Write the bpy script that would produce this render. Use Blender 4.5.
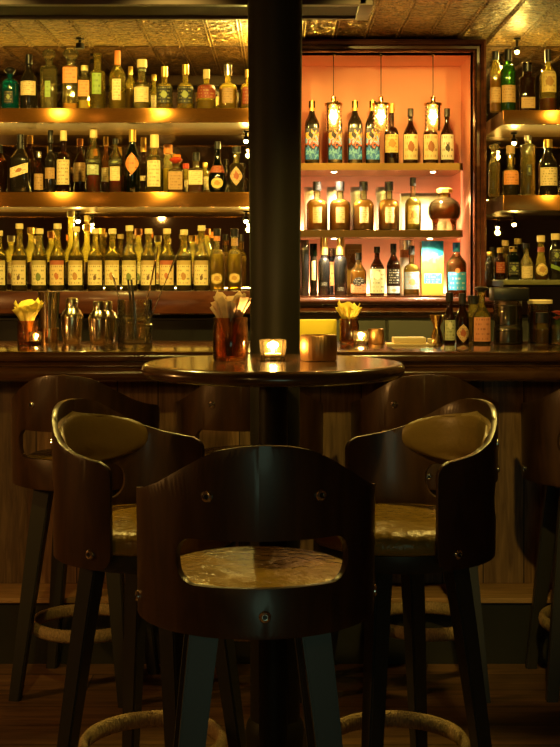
import bpy, bmesh, math, random
from mathutils import Vector, Matrix
random.seed(7)
PI = math.pi
for o in list(bpy.data.objects): bpy.data.objects.remove(o)
SC = bpy.context.scene
COL = SC.collection
# ------------------------------------------------------------------ camera
F = 1280.0; HZ = 270.0; CH = 1.365
cam = bpy.data.objects.new('camera', bpy.data.cameras.new('camera')); COL.objects.link(cam)
cam.location = (0, 0, CH); cam.rotation_euler = (PI/2, 0, 0)
cam.data.sensor_width = 36; cam.data.lens = F/747*36
cam.data.shift_y = -(373.5-HZ)/747
cam.data.clip_start = 0.05
SC.camera = cam
# ------------------------------------------------------------------ world, exposure
SC.view_settings.view_transform = 'Standard'; SC.view_settings.look = 'None'
SC.view_settings.gamma = 1; SC.view_settings.use_curve_mapping = False
SC.view_settings.exposure = 0.7
W = bpy.data.worlds.new('world'); SC.world = W; W.use_nodes = True
W.node_tree.nodes['Background'].inputs[0].default_value = (0.02, 0.012, 0.005, 1)
W.node_tree.nodes['Background'].inputs[1].default_value = 0.3
cy = SC.cycles
cy.max_bounces = 12; cy.diffuse_bounces = 3; cy.glossy_bounces = 4; cy.transparent_max_bounces = 24
cy.transmission_bounces = 6; cy.sample_clamp_indirect = 3.0; cy.caustics_reflective = False; cy.caustics_refractive = False
WARM = (1.0, 0.68, 0.13); GOLD = (1.0, 0.74, 0.15)
def lamp(name, typ, loc, power, color=WARM, radius=.03, target=None, angle=60, blend=.6):
    l = bpy.data.lights.new(name, typ); l.energy = power; l.color = color
    l.shadow_soft_size = radius
    o = bpy.data.objects.new(name, l); COL.objects.link(o); o.location = loc
    if typ == 'SPOT':
        l.spot_size = math.radians(angle); l.spot_blend = blend
        o.rotation_euler = (Vector(target)-Vector(loc)).to_track_quat('-Z', 'Y').to_euler()
    return o
# ceiling spots (fittings are above the frame) and added fill lights
for x_, p_ in ((-1.18, 46), (-0.41, 46), (0.40, 40), (1.20, 32)):
    lamp('bar_spot_light', 'SPOT', (x_, 4.45, 2.42), p_, WARM, .03, (x_, 5.6, 1.45), 88, .3)
lamp('table_spot_light', 'SPOT', (-0.80, 3.9, 2.42), 34, WARM, .03, (-0.3, 3.0, 0.8), 60)
lamp('table_spot_light', 'SPOT', (0.75, 3.9, 2.42), 34, WARM, .03, (0.3, 3.0, 0.8), 60)
lamp('bar_front_fill', 'SPOT', (0.50, 1.7, 2.42), 62, WARM, .04, (0.50, 4.6, 0.72), 36)  # added unseen spots, put in to brighten the plank front
lamp('bar_front_fill', 'SPOT', (-0.65, 1.7, 2.42), 28, WARM, .04, (-0.65, 4.6, 0.72), 36)
lamp('table_spot_light', 'SPOT', (-0.45, 2.5, 2.42), 14, WARM, .03, (-0.12, 3.17, 1.2), 28)  # extra spot added to brighten the napkins on the table
lamp('left_warm_fill', 'POINT', (-2.3, 3.0, 1.35), 20, (1, .50, .12), .05)  # unseen warm light added at the left for the sheen on the stools
lamp('teal_fill', 'POINT', (0.35, -0.9, 0.60), 7.5, (0.60, 1.0, 0.66), .50)  # unseen teal light added behind the camera to tint the stool legs
lamp('room_lamp', 'POINT', (-1.2, -0.5, 1.9), 9, (1, .55, .13), .03)
# ------------------------------------------------------------------ materials
def nt(name):
    m = bpy.data.materials.new(name); m.use_nodes = True
    t = m.node_tree; b = t.nodes['Principled BSDF']
    return m, t, b
def N(t, typ, **k):
    n = t.nodes.new(typ)
    for a, v in k.items(): setattr(n, a, v)
    return n
def pm(name, col, rough=.5, metal=0, coat=0, bump=0, bscale=60, spec=.5, var=0, emis=None, es=0, stretch=None):
    m, t, b = nt(name)
    b.inputs['Base Color'].default_value = (*col, 1); b.inputs['Roughness'].default_value = rough
    b.inputs['Metallic'].default_value = metal; b.inputs['Coat Weight'].default_value = coat
    b.inputs['Specular IOR Level'].default_value = spec; b.inputs['Coat Roughness'].default_value = .15
    if emis: b.inputs['Emission Color'].default_value = (*emis, 1); b.inputs['Emission Strength'].default_value = es
    if bump or var:
        tc = N(t, 'ShaderNodeTexCoord'); mp = N(t, 'ShaderNodeMapping'); t.links.new(tc.outputs['Object'], mp.inputs[0])
        if stretch: mp.inputs['Scale'].default_value = stretch
        no = N(t, 'ShaderNodeTexNoise'); no.inputs['Scale'].default_value = bscale; no.inputs['Detail'].default_value = 5
        t.links.new(mp.outputs[0], no.inputs[0])
        if bump:
            bp = N(t, 'ShaderNodeBump'); bp.inputs['Strength'].default_value = bump; bp.inputs['Distance'].default_value = .01
            t.links.new(no.outputs[0], bp.inputs['Height']); t.links.new(bp.outputs[0], b.inputs['Normal'])
        if var:
            r = N(t, 'ShaderNodeMapRange'); r.inputs[3].default_value = 1-var; r.inputs[4].default_value = 1+var
            r.inputs[1].default_value = .3; r.inputs[2].default_value = .7
            t.links.new(no.outputs[0], r.inputs[0])
            mx = N(t, 'ShaderNodeVectorMath', operation='SCALE'); mx.inputs[0].default_value = col
            t.links.new(r.outputs[0], mx.inputs['Scale']); t.links.new(mx.outputs[0], b.inputs['Base Color'])
    return m
def glass(name, tint=(.9, .9, .8), body=.06, bodycol=None, rough=.05, refr=.85, ior=1.4, dif=.35):
    """thin clear bottle glass: tinted see-through wall with a clear-coat like reflection and a trace of scattering"""
    m, t, b = nt(name); t.nodes.remove(b); out = t.nodes['Material Output']
    tr = N(t, 'ShaderNodeBsdfTransparent'); tr.inputs[0].default_value = (*tint, 1)
    gl = N(t, 'ShaderNodeBsdfGlossy'); gl.inputs['Roughness'].default_value = rough; gl.inputs[0].default_value = (1, 1, 1, 1)
    tl = N(t, 'ShaderNodeBsdfTranslucent'); df = N(t, 'ShaderNodeBsdfDiffuse'); ad = N(t, 'ShaderNodeMixShader'); ad.inputs[0].default_value = dif
    for s in (tl, df): s.inputs[0].default_value = (*(bodycol or tint), 1)
    t.links.new(tl.outputs[0], ad.inputs[1]); t.links.new(df.outputs[0], ad.inputs[2])
    rf = N(t, 'ShaderNodeBsdfRefraction'); rf.inputs[0].default_value = (*tint, 1); rf.inputs['IOR'].default_value = ior; rf.inputs['Roughness'].default_value = .03
    m0 = N(t, 'ShaderNodeMixShader'); m0.inputs[0].default_value = refr; t.links.new(tr.outputs[0], m0.inputs[1]); t.links.new(rf.outputs[0], m0.inputs[2])
    m1 = N(t, 'ShaderNodeMixShader'); m1.inputs[0].default_value = body
    t.links.new(m0.outputs[0], m1.inputs[1]); t.links.new(ad.outputs[0], m1.inputs[2])
    fr = N(t, 'ShaderNodeFresnel'); fr.inputs[0].default_value = 1.6
    m2 = N(t, 'ShaderNodeMixShader'); t.links.new(fr.outputs[0], m2.inputs[0])
    t.links.new(m1.outputs[0], m2.inputs[1]); t.links.new(gl.outputs[0], m2.inputs[2])
    t.links.new(m2.outputs[0], out.inputs[0])
    return m
def wood(name, c1, c2, rough=.4, scale=(1, 1, 1), dist=4, coat=0, bump=.1, ring=6, planks=None):
    m, t, b = nt(name)
    tc = N(t, 'ShaderNodeTexCoord'); mp = N(t, 'ShaderNodeMapping'); mp.inputs['Scale'].default_value = scale
    t.links.new(tc.outputs['Object'], mp.inputs[0])
    no = N(t, 'ShaderNodeTexNoise'); no.inputs['Scale'].default_value = ring; no.inputs['Detail'].default_value = 8
    no.inputs['Distortion'].default_value = dist*.2
    t.links.new(mp.outputs[0], no.inputs[0])
    cr = N(t, 'ShaderNodeValToRGB'); cr.color_ramp.elements[0].color = (*c1, 1); cr.color_ramp.elements[1].color = (*c2, 1)
    cr.color_ramp.elements[0].position = .32; cr.color_ramp.elements[1].position = .68
    t.links.new(no.outputs[0], cr.inputs[0])
    last = cr.outputs[0]; h = no.outputs[0]
    if planks:
        axis, wdt, ln = planks
        mp2 = N(t, 'ShaderNodeMapping'); t.links.new(tc.outputs['Object'], mp2.inputs[0])
        if axis == 'z': mp2.inputs['Rotation'].default_value = (PI/2, 0, PI/2)
        br = N(t, 'ShaderNodeTexBrick'); br.inputs['Scale'].default_value = 1; br.inputs['Brick Width'].default_value = ln
        br.inputs['Row Height'].default_value = wdt; br.inputs['Mortar Size'].default_value = .0025; br.offset = .37
        br.inputs['Color1'].default_value = (.55, .55, .55, 1); br.inputs['Color2'].default_value = (1.2, 1.15, 1.1, 1); br.inputs['Mortar'].default_value = (.12, .1, .08, 1)
        if axis == 'z':
            sx = N(t, 'ShaderNodeSeparateXYZ'); cb = N(t, 'ShaderNodeCombineXYZ'); t.links.new(tc.outputs['Object'], sx.inputs[0])
            t.links.new(sx.outputs[2], cb.inputs[0]); t.links.new(sx.outputs[0], cb.inputs[1]); t.links.new(cb.outputs[0], br.inputs[0])
        else: t.links.new(tc.outputs['Object'], br.inputs[0])
        mx = N(t, 'ShaderNodeMix', data_type='RGBA', blend_type='MULTIPLY'); mx.inputs[0].default_value = 1
        t.links.new(last, mx.inputs[6]); t.links.new(br.outputs[0], mx.inputs[7]); last = mx.outputs[2]
    t.links.new(last, b.inputs['Base Color']); b.inputs['Roughness'].default_value = rough
    b.inputs['Coat Weight'].default_value = coat; b.inputs['Coat Roughness'].default_value = .12
    bp = N(t, 'ShaderNodeBump'); bp.inputs['Strength'].default_value = bump; bp.inputs['Distance'].default_value = .004
    t.links.new(h, bp.inputs['Height']); t.links.new(bp.outputs[0], b.inputs['Normal'])
    return m
def label_mat(name, base, ink, lines=7, rough=.55, art=None, artcol=None, top=None):
    """printed paper: rows of small ink marks, and an emblem blob in the middle when asked"""
    m, t, b = nt(name)
    tc = N(t, 'ShaderNodeTexCoord'); sp = N(t, 'ShaderNodeSeparateXYZ'); t.links.new(tc.outputs['UV'], sp.inputs[0])
    def M(op, a, c=None, d=None):
        n = N(t, 'ShaderNodeMath', operation=op)
        for i, v in enumerate((a, c, d)):
            if v is None: continue
            if isinstance(v, (int, float)): n.inputs[i].default_value = v
            else: t.links.new(v, n.inputs[i])
        return n.outputs[0]
    u, v = sp.outputs[0], sp.outputs[1]
    row = M('FRACT', M('MULTIPLY', v, lines))
    inrow = M('MULTIPLY', M('GREATER_THAN', row, .35), M('LESS_THAN', row, .75))
    cb = N(t, 'ShaderNodeCombineXYZ'); t.links.new(M('MULTIPLY', u, 9), cb.inputs[0]); t.links.new(M('FLOOR', M('MULTIPLY', v, lines)), cb.inputs[1])
    no = N(t, 'ShaderNodeTexNoise'); no.inputs['Scale'].default_value = 1.3; t.links.new(cb.outputs[0], no.inputs[0])
    mask = M('MULTIPLY', M('MULTIPLY', inrow, M('MULTIPLY', M('GREATER_THAN', no.outputs[0], .52), .65)), M('LESS_THAN', M('ABSOLUTE', M('SUBTRACT', u, .5)), .38))
    mix = N(t, 'ShaderNodeMix', data_type='RGBA'); mix.inputs[6].default_value = (*base, 1); mix.inputs[7].default_value = (*ink, 1)
    t.links.new(mask, mix.inputs[0]); last = mix.outputs[2]
    if art:
        rad, cv = art
        n2 = N(t, 'ShaderNodeTexNoise'); n2.inputs['Scale'].default_value = 5; t.links.new(tc.outputs['UV'], n2.inputs[0])
        dd = M('ADD', M('POWER', M('SUBTRACT', u, .5), 2), M('POWER', M('MULTIPLY', M('SUBTRACT', v, cv), 1.1), 2))
        dd = M('ADD', M('SQRT', dd), M('MULTIPLY', M('SUBTRACT', n2.outputs[0], .5), .25))
        mm = N(t, 'ShaderNodeMix', data_type='RGBA'); t.links.new(M('LESS_THAN', dd, rad), mm.inputs[0])
        t.links.new(last, mm.inputs[6]); mm.inputs[7].default_value = (*artcol, 1); last = mm.outputs[2]
    if top:
        mm = N(t, 'ShaderNodeMix', data_type='RGBA'); t.links.new(M('GREATER_THAN', v, .82), mm.inputs[0])
        t.links.new(last, mm.inputs[6]); mm.inputs[7].default_value = (*top, 1); last = mm.outputs[2]
    t.links.new(last, b.inputs['Base Color']); b.inputs['Roughness'].default_value = rough
    return m
def multi_mat(name, cols, scale=6, rough=.4, uv=True):
    """printed abstract artwork in several flat colours"""
    m, t, b = nt(name)
    tc = N(t, 'ShaderNodeTexCoord'); no = N(t, 'ShaderNodeTexNoise'); no.inputs['Scale'].default_value = scale; no.inputs['Distortion'].default_value = 1.2; no.inputs['Detail'].default_value = 1
    t.links.new(tc.outputs['UV'], no.inputs[0])
    sp = N(t, 'ShaderNodeSeparateXYZ'); t.links.new(tc.outputs['UV'], sp.inputs[0])
    ad = N(t, 'ShaderNodeMath', operation='MULTIPLY_ADD'); t.links.new(no.outputs[0], ad.inputs[0]); ad.inputs[1].default_value = .9; t.links.new(sp.outputs[1], ad.inputs[2])
    su = N(t, 'ShaderNodeMath', operation='SUBTRACT'); t.links.new(ad.outputs[0], su.inputs[0]); su.inputs[1].default_value = .45
    cr = N(t, 'ShaderNodeValToRGB'); cr.color_ramp.interpolation = 'CONSTANT'
    e = cr.color_ramp.elements; e[0].position = 0; e[0].color = (*cols[0], 1); e[1].position = 1/len(cols); e[1].color = (*cols[1], 1)
    for i, c in enumerate(cols[2:]):
        x = e.new((i+2)/len(cols)); x.color = (*c, 1)
    t.links.new(su.outputs[0], cr.inputs[0]); t.links.new(cr.outputs[0], b.inputs['Base Color']); b.inputs['Roughness'].default_value = rough
    return m
def emit(name, col, s):
    m, t, b = nt(name); t.nodes.remove(b); e = N(t, 'ShaderNodeEmission'); e.inputs[0].default_value = (*col, 1); e.inputs[1].default_value = s
    t.links.new(e.outputs[0], t.nodes['Material Output'].inputs[0]); return m

M = dict(
 shell=wood('dark_walnut_veneer', (.030, .013, .005), (.060, .026, .009), .36, (3, 3, .6), coat=.15, bump=.04, ring=9),
 leg=pm('black_brown_leg', (.030, .028, .022), .42, coat=.0, bump=.02, bscale=50),
 leather=pm('olive_tan_leather', (.36, .21, .025), .26, bump=.6, bscale=38, var=.12, spec=.6),
 pad=pm('dark_olive_leather', (.16, .10, .025), .34, bump=.15, bscale=40),
 rope=pm('natural_rope', (.42, .29, .14), .8, bump=.8, bscale=30, stretch=(8, 8, 2), var=.3),
 chrome=pm('chrome', (.75, .73, .68), .14, 1), hexdark=pm('bolt_recess', (.01, .01, .01), .4),
 tabletop=wood('dark_polished_table', (.05, .022, .009), (.12, .055, .02), .22, (1, 5, 1), coat=.7, bump=.03),
 bartop=wood('polished_bar_top', (.045, .018, .007), (.11, .048, .016), .17, (1, 8, 3), coat=.8, bump=.03),
 barfront=wood('weathered_plank_front', (.14, .075, .030), (.32, .19, .085), .5, (9, 9, .8), bump=.25, ring=7, planks=('z', .147, 1.3)),
 step=wood('foot_ledge_oak', (.36, .20, .08), (.58, .34, .15), .5, (.8, 8, 8), bump=.2),
 stepfront=pm('dark_green_brown_plinth', (.022, .020, .010), .5, bump=.1, var=.3, bscale=4),
 floor=wood('dark_floor_boards', (.14, .075, .032), (.30, .165, .072), .42, (.7, 7, 1), bump=.2, planks=('x', .16, 1.7)),
 column=pm('black_painted_iron', (.016, .014, .009), .5, spec=.2),
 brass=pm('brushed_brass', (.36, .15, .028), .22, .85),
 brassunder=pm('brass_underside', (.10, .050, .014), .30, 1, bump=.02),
 mirror=pm('aged_mirror', (.42, .34, .24), .02, 1), darkwall=pm('dark_brown_wall', (.035, .018, .009), .6, bump=.05),
 roomwall=pm('dark_plaster', (.11, .045, .018), .7), mahog=wood('mahogany', (.055, .014, .006), (.12, .035, .014), .25, (1, 1, 4), coat=.6, bump=.02),
 coral=pm('coral_paint', (.88, .40, .27), .55, bump=.02, bscale=90), nshelf=pm('bronze_shelf', (.33, .18, .06), .3, 1, bump=.03, stretch=(.5, .5, 30)),
 cab=pm('dark_green_cabinet', (.035, .034, .020), .5), black=pm('black_plastic', (.012, .011, .010), .35), blackm=pm('black_metal', (.02, .018, .014), .3, .6),
 beam=pm('black_beam', (.008, .006, .004), .7, spec=.1), beamtrim=wood('beam_trim', (.025, .011, .005), (.05, .022, .010), .6, (1, 6, 1), coat=.0),
 steel=pm('polished_steel', (.80, .72, .52), .17, 1), brassp=pm('polished_brass', (.75, .50, .20), .13, 1), bronze=pm('brushed_bronze', (.66, .38, .16), .34, 1, bump=.12, bscale=30, stretch=(14, 14, .3)),
 canister=pm('tin_canister', (.88, .85, .76), .3, .15), darkcan=pm('gunmetal_canister', (.12, .12, .13), .25, .9), whitebox=pm('white_card', (.90, .80, .60), .6), goldbox=pm('gold_card', (.62, .38, .10), .4, .3),
 wax=pm('wax', (.9, .75, .45), .5), paper=pm('yellow_paper_napkin', (.92, .72, .10), .8, bump=.2, bscale=30), kraft=pm('kraft_paper_napkin', (.75, .50, .27), .8, bump=.2, bscale=30),
 yellow=pm('yellow_card', (.85, .68, .05), .6), cream=pm('cream_card', (.85, .68, .38), .6), bulb=emit('bulb_filament', (1, .62, .20), 60), puck=emit('puck_lens', (1, .66, .22), 45), flame=emit('flame', (1, .62, .18), 35),
 clean=glass('clean_glass', (.97, .95, .82), .015, (1, .8, .4), refr=.3), clear=glass('clear_glass', (.97, .94, .74), .10, (1.0, .80, .3), refr=.25, dif=.12), clearthick=glass('thick_clear_glass', (.95, .90, .62), .06, (.9, .75, .35), refr=.6),
 amberg=glass('amber_tumbler_glass', (.85, .52, .26), .06, (.6, .3, .1)), teal=glass('teal_glass', (.02, .42, .42), .35, (.0, .30, .32)),
 green=glass('green_glass', (.16, .42, .06), .2, (.12, .35, .04)), dgreen=glass('dark_green_glass', (.03, .06, .02), .3, (.01, .02, .008)), brownglass=glass('brown_glass', (.22, .08, .02), .25, (.10, .035, .01)),
 olive=glass('olive_glass', (.96, .86, .45), .20, (1.0, .78, .18), dif=.12), darkg=pm('near_black_glass', (.012, .009, .006), .07, coat=.5), pinkg=glass('red_tinted_glass', (.7, .1, .05), .25, (.5, .04, .03)),
 liq_amber=glass('whisky', (.98, .45, .06), .92, (1.0, .44, .06), .1, refr=0, dif=.6), liq_yel=glass('yellow_spirit', (.95, .72, .15), .75, (1.0, .74, .14), .1, refr=0, dif=.55), liq_red=glass('red_aperitif', (.8, .04, .03), .6, (.8, .03, .02), .1, refr=0),
 liq_dark=pm('dark_liquor', (.022, .012, .006), .12), liq_brown=glass('brown_rum', (.55, .16, .03), .5, (.42, .11, .02), .1, refr=0), liq_clear=glass('clear_spirit', (.95, .90, .60), .12, (.9, .8, .4), .1, refr=.4), liq_syrup=glass('dark_syrup', (.30, .17, .04), .5, (.16, .09, .02), .1, refr=0),
 gold=pm('gold_foil', (.80, .52, .14), .3, .8), cork=pm('cork', (.50, .30, .13), .8, bump=.3), redcap=pm('red_wax', (.55, .05, .02), .35), silver=pm('silver_cap', (.7, .68, .6), .25, .9), tealcap=pm('blue_cap', (.03, .28, .70), .4), creamcap=pm('cream_cap', (.85, .66, .30), .5), orangecap=pm('orange_cap', (.8, .25, .04), .5),
 L_cream=label_mat('cream_paper_label', (.80, .62, .32), (.16, .09, .04)), L_syrup=label_mat('syrup_label_fruit', (.85, .70, .34), (.20, .12, .04), 6, art=(.16, .35), artcol=(.52, .26, .08), top=(.55, .38, .12)),
 L_syrupg=label_mat('syrup_label_leaf', (.85, .72, .36), (.20, .14, .05), 6, art=(.17, .32), artcol=(.20, .24, .06), top=(.52, .40, .14)), L_syrupr=label_mat('syrup_label_red', (.82, .60, .28), (.22, .08, .03), 6, art=(.14, .35), artcol=(.55, .18, .06), top=(.45, .12, .05)),
 L_syrupd=label_mat('syrup_label_dark_fruit', (.86, .70, .36), (.16, .10, .05), 6, art=(.11, .3), artcol=(.18, .10, .05), top=(.5, .34, .12)),
 L_black=label_mat('black_label', (.02, .02, .015), (.45, .40, .15), 5, art=(.2, .5), artcol=(.30, .34, .10)), L_red=label_mat('red_brown_label', (.30, .05, .02), (.60, .40, .15), 5), L_orange=label_mat('orange_label', (.75, .28, .08), (.25, .06, .02), 5),
 L_green=label_mat('green_label', (.25, .38, .06), (.05, .08, .02), 4), L_tan=label_mat('tan_label', (.45, .26, .10), (.15, .07, .03), 6), L_white=label_mat('white_label', (.90, .84, .70), (.10, .07, .05), 4, art=(.15, .45), artcol=(.06, .05, .04)),
 L_whiteo=label_mat('cream_label_with_emblem', (.88, .66, .36), (.35, .15, .06), 4, art=(.2, .5), artcol=(.40, .14, .05)), L_medal=label_mat('gold_medallion', (.80, .58, .20), (.40, .18, .05), 5, art=(.25, .5), artcol=(.50, .26, .06)),
 L_crest=label_mat('crest_label', (.66, .42, .22), (.10, .04, .03), 6, art=(.2, .5), artcol=(.40, .10, .04)), L_blue=label_mat('blue_label', (.06, .45, .95), (.85, .85, .75), 4), L_paleblue=label_mat('pale_blue_label', (.45, .62, .95), (.75, .45, .2), 5, art=(.2, .4), artcol=(.8, .5, .3)),
 L_bw=label_mat('black_white_label', (.02, .02, .02), (.85, .82, .75), 6), L_sage=label_mat('sage_label', (.50, .52, .32), (.06, .08, .04), 6, art=(.2, .75), artcol=(.75, .72, .5)), L_art=multi_mat('painted_label', [(.02, .22, .80), (.20, .60, 1.0), (.02, .20, .80), (.01, .01, .03), (.80, .12, .03), (.25, .50, 1.0), (.90, .45, .06), (.04, .05, .12), (.02, .02, .03)], 4),
 L_teal=multi_mat('tropical_box_print', [(.60, .42, .08), (.42, .48, .06), (.12, .42, .12), (.01, .28, .34), (.02, .36, .45), (.01, .25, .36)], 2.2), L_pink=label_mat('pink_orange_label', (.75, .30, .16), (.30, .06, .04), 5),
)
def tin():
    m, t, b = nt('pressed_tin')
    b.inputs['Metallic'].default_value = .9; b.inputs['Roughness'].default_value = .30
    tc = N(t, 'ShaderNodeTexCoord')
    mp = N(t, 'ShaderNodeMapping'); mp.inputs['Scale'].default_value = (7.14, 7.14, 1); t.links.new(tc.outputs['Object'], mp.inputs[0])
    vo = N(t, 'ShaderNodeTexVoronoi'); vo.inputs['Scale'].default_value = 4.5; vo.feature = 'SMOOTH_F1'; t.links.new(mp.outputs[0], vo.inputs[0])
    no = N(t, 'ShaderNodeTexNoise'); no.inputs['Scale'].default_value = 6; no.inputs['Detail'].default_value = 6; no.inputs['Distortion'].default_value = 1.5; t.links.new(mp.outputs[0], no.inputs[0])
    ad = N(t, 'ShaderNodeMath', operation='ADD'); t.links.new(vo.outputs[0], ad.inputs[0]); t.links.new(no.outputs[0], ad.inputs[1])
    bp = N(t, 'ShaderNodeBump'); bp.inputs['Strength'].default_value = 1.0; bp.inputs['Distance'].default_value = .035
    t.links.new(ad.outputs[0], bp.inputs['Height']); t.links.new(bp.outputs[0], b.inputs['Normal'])
    cr = N(t, 'ShaderNodeValToRGB'); cr.color_ramp.elements[0].color = (.035, .018, .006, 1); cr.color_ramp.elements[1].color = (.34, .20, .06, 1)  # noise contrast put into the colour where lighting leaves the relief flat
    cr.color_ramp.elements[0].position = .40; cr.color_ramp.elements[1].position = .62
    t.links.new(no.outputs[0], cr.inputs[0]); t.links.new(cr.outputs[0], b.inputs['Base Color'])
    return m
M['tin'] = tin()
_b = M['brass'].node_tree.nodes['Principled BSDF']; _b.inputs['Anisotropic'].default_value = .97; _b.inputs['Anisotropic Rotation'].default_value = 0.25
_t = M['brass'].node_tree.nodes.new('ShaderNodeTangent'); _t.direction_type = 'RADIAL'; _t.axis = 'Z'; M['brass'].node_tree.links.new(_t.outputs[0], _b.inputs['Tangent'])
# ------------------------------------------------------------------ object helpers
def link(name, me, mat=None, parent=None):
    o = bpy.data.objects.new(name, me); COL.objects.link(o)
    if mat is not None: me.materials.append(mat)
    if parent is not None: o.parent = parent
    return o
def fin(name, bm, mat, parent=None, smooth=35):
    bmesh.ops.recalc_face_normals(bm, faces=bm.faces)
    me = bpy.data.meshes.new(name); bm.to_mesh(me); bm.free()
    if smooth:
        me.shade_smooth()
        if smooth < 180: me.set_sharp_from_angle(angle=math.radians(smooth))
    return link(name, me, mat, parent)
def empty(name, loc, rz=0):
    o = bpy.data.objects.new(name, None); COL.objects.link(o); o.location = loc; o.rotation_euler = (0, 0, rz); o.empty_display_size = .05
    return o
def tag(o, label=None, cat=None, group=None, kind=None):
    if label: o['label'] = label
    if cat: o['category'] = cat
    if group: o['group'] = group
    if kind: o['kind'] = kind
    return o
def box(bm, x0, x1, y0, y1, z0, z1):
    v = [bm.verts.new((x, y, z)) for z in (z0, z1) for y in (y0, y1) for x in (x0, x1)]
    for f in ((0, 1, 3, 2), (4, 6, 7, 5), (0, 4, 5, 1), (2, 3, 7, 6), (0, 2, 6, 4), (1, 5, 7, 3)): bm.faces.new([v[i] for i in f])
    return v
def bevel(bm, w, seg=2):
    bmesh.ops.bevel(bm, geom=bm.edges[:], offset=w, segments=seg, profile=.5, affect='EDGES')
def boxo(name, x0, x1, y0, y1, z0, z1, mat, parent=None, bev=0):
    bm = bmesh.new(); box(bm, x0, x1, y0, y1, z0, z1)
    if bev: bevel(bm, bev)
    return fin(name, bm, mat, parent)
def lathe(bm, prof, seg=28, c=(0, 0, 0), n=2, close=True):
    """prof: list of (r, z[, n]); n is the superellipse exponent of the ring"""
    rings = []
    for p in prof:
        r, z = p[0], p[1]; e = p[2] if len(p) > 2 else n
        ring = []
        for k in range(seg):
            a = 2*PI*(k+.5)/seg; ca, sa = math.cos(a), math.sin(a)
            q = r if e == 2 else r/((abs(ca)**e+abs(sa)**e)**(1/e))
            ring.append(bm.verts.new((c[0]+q*ca, c[1]+q*sa, c[2]+z)))
        rings.append(ring)
    for a, b in zip(rings, rings[1:]):
        for k in range(seg): bm.faces.new((a[k], a[(k+1) % seg], b[(k+1) % seg], b[k]))
    if close:
        bm.faces.new(rings[0]); bm.faces.new(rings[-1])
    return rings
def latho(name, prof, mat, parent=None, seg=28, c=(0, 0, 0), n=2, close=True, smooth=40):
    bm = bmesh.new(); lathe(bm, prof, seg, c, n, close); return fin(name, bm, mat, parent, smooth)
def tube(bm, pts, r, seg=8, close=False):
    pts = [Vector(p) for p in pts]; rings = []
    nrm = None
    for i, p in enumerate(pts):
        if close: d = pts[(i+1) % len(pts)]-pts[i-1]
        else: d = pts[min(i+1, len(pts)-1)]-pts[max(i-1, 0)]
        d.normalize()
        if nrm is None: nrm = d.orthogonal().normalized()
        nrm = (nrm-d*nrm.dot(d)).normalized(); b = d.cross(nrm)
        rr = r[i] if isinstance(r, (list, tuple)) else r
        rings.append([bm.verts.new(p+rr*(math.cos(2*PI*k/seg)*nrm+math.sin(2*PI*k/seg)*b)) for k in range(seg)])
    pairs = list(zip(rings, rings[1:]))
    if close: pairs.append((rings[-1], rings[0]))
    for a, b in pairs:
        for k in range(seg): bm.faces.new((a[k], a[(k+1) % seg], b[(k+1) % seg], b[k]))
    if not close: bm.faces.new(rings[0]); bm.faces.new(rings[-1])
def tubo(name, pts, r, mat, parent=None, seg=8, close=False):
    bm = bmesh.new(); tube(bm, pts, r, seg, close); return fin(name, bm, mat, parent, 60)
def extr_x(name, prof, x0, x1, mat, parent=None, smooth=50):
    """prof: closed polygon of (y, z)"""
    bm = bmesh.new(); a = [bm.verts.new((x0, y, z)) for y, z in prof]; b = [bm.verts.new((x1, y, z)) for y, z in prof]
    n = len(prof)
    for i in range(n): bm.faces.new((a[i], a[(i+1) % n], b[(i+1) % n], b[i]))
    bm.faces.new(a); bm.faces.new(b)
    return fin(name, bm, mat, parent, smooth)
def X(px, d): return (px-280)*d/F
def Z(py, d): return CH+(HZ-py)*d/F
def copy_tree(o, parent=None):
    c = o.copy(); COL.objects.link(c); c.parent = parent
    for ch in list(o.children): copy_tree(ch, c)
    return c
# ------------------------------------------------------------------ the setting
CZ = 2.458; WY = 6.24; NF = 6.0
tag(boxo('floor', -2.6, 2.6, -1.6, 6.95, -.05, 0, M['floor']), kind='structure')
bm = bmesh.new(); box(bm, -2.6, 2.6, -1.6, 6.95, CZ, CZ+.04)
for k in range(-17, 20):                                   # pressed ribs of the tin sheets
    x = -.185+.147*k
    for dx in (-.007, .007):
        tube(bm, [(x+dx, -1.6, CZ-.002), (x+dx, 6.8, CZ-.002)], .0055, 6)
tag(fin('ceiling', bm, M['tin']), kind='structure')
tag(boxo('wall_left', -2.65, -2.6, -1.6, 6.95, 0, CZ, M['roomwall']), kind='structure')
tag(boxo('wall_right', 2.6, 2.65, -1.6, 6.95, 0, CZ, M['roomwall']), kind='structure')
tag(boxo('wall_front', -2.6, 2.6, -1.65, -1.6, 0, CZ, M['roomwall']), kind='structure')
NX0, NX1 = X(287, NF), X(473.5, NF); NZ0, NZ1 = Z(296, NF), Z(52, NF); NB = 6.42
OX0, OX1 = X(271, NF), X(490, NF)
bm = bmesh.new()
box(bm, -2.6, OX0+.03, WY+.005, 6.6, 0, CZ); box(bm, OX1-.03, 2.6, WY+.005, 6.6, 0, CZ); box(bm, OX0+.03, OX1-.03, 6.46, 6.6, 0, CZ)
tag(fin('wall_back', bm, M['darkwall']), kind='structure')
bm = bmesh.new()   # niche lining
box(bm, NX0-.02, NX1+.02, NB, NB+.02, NZ0-.03, NZ1+.03)
box(bm, NX0-.02, NX0, NF+.015, NB, NZ0-.03, NZ1+.03); box(bm, NX1, NX1+.02, NF+.015, NB, NZ0-.03, NZ1+.03)
box(bm, NX0, NX1, NF+.015, NB, NZ1, NZ1+.03)
tag(fin('niche_lining', bm, M['coral']), kind='structure')
o = tag(boxo('wall_mirror', -2.58, OX0-.004, WY-.003, WY+.003, 1.0, CZ-.004, M['mirror']), 'wide aged mirror behind the bottle shelves left of the column', 'mirror')
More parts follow.
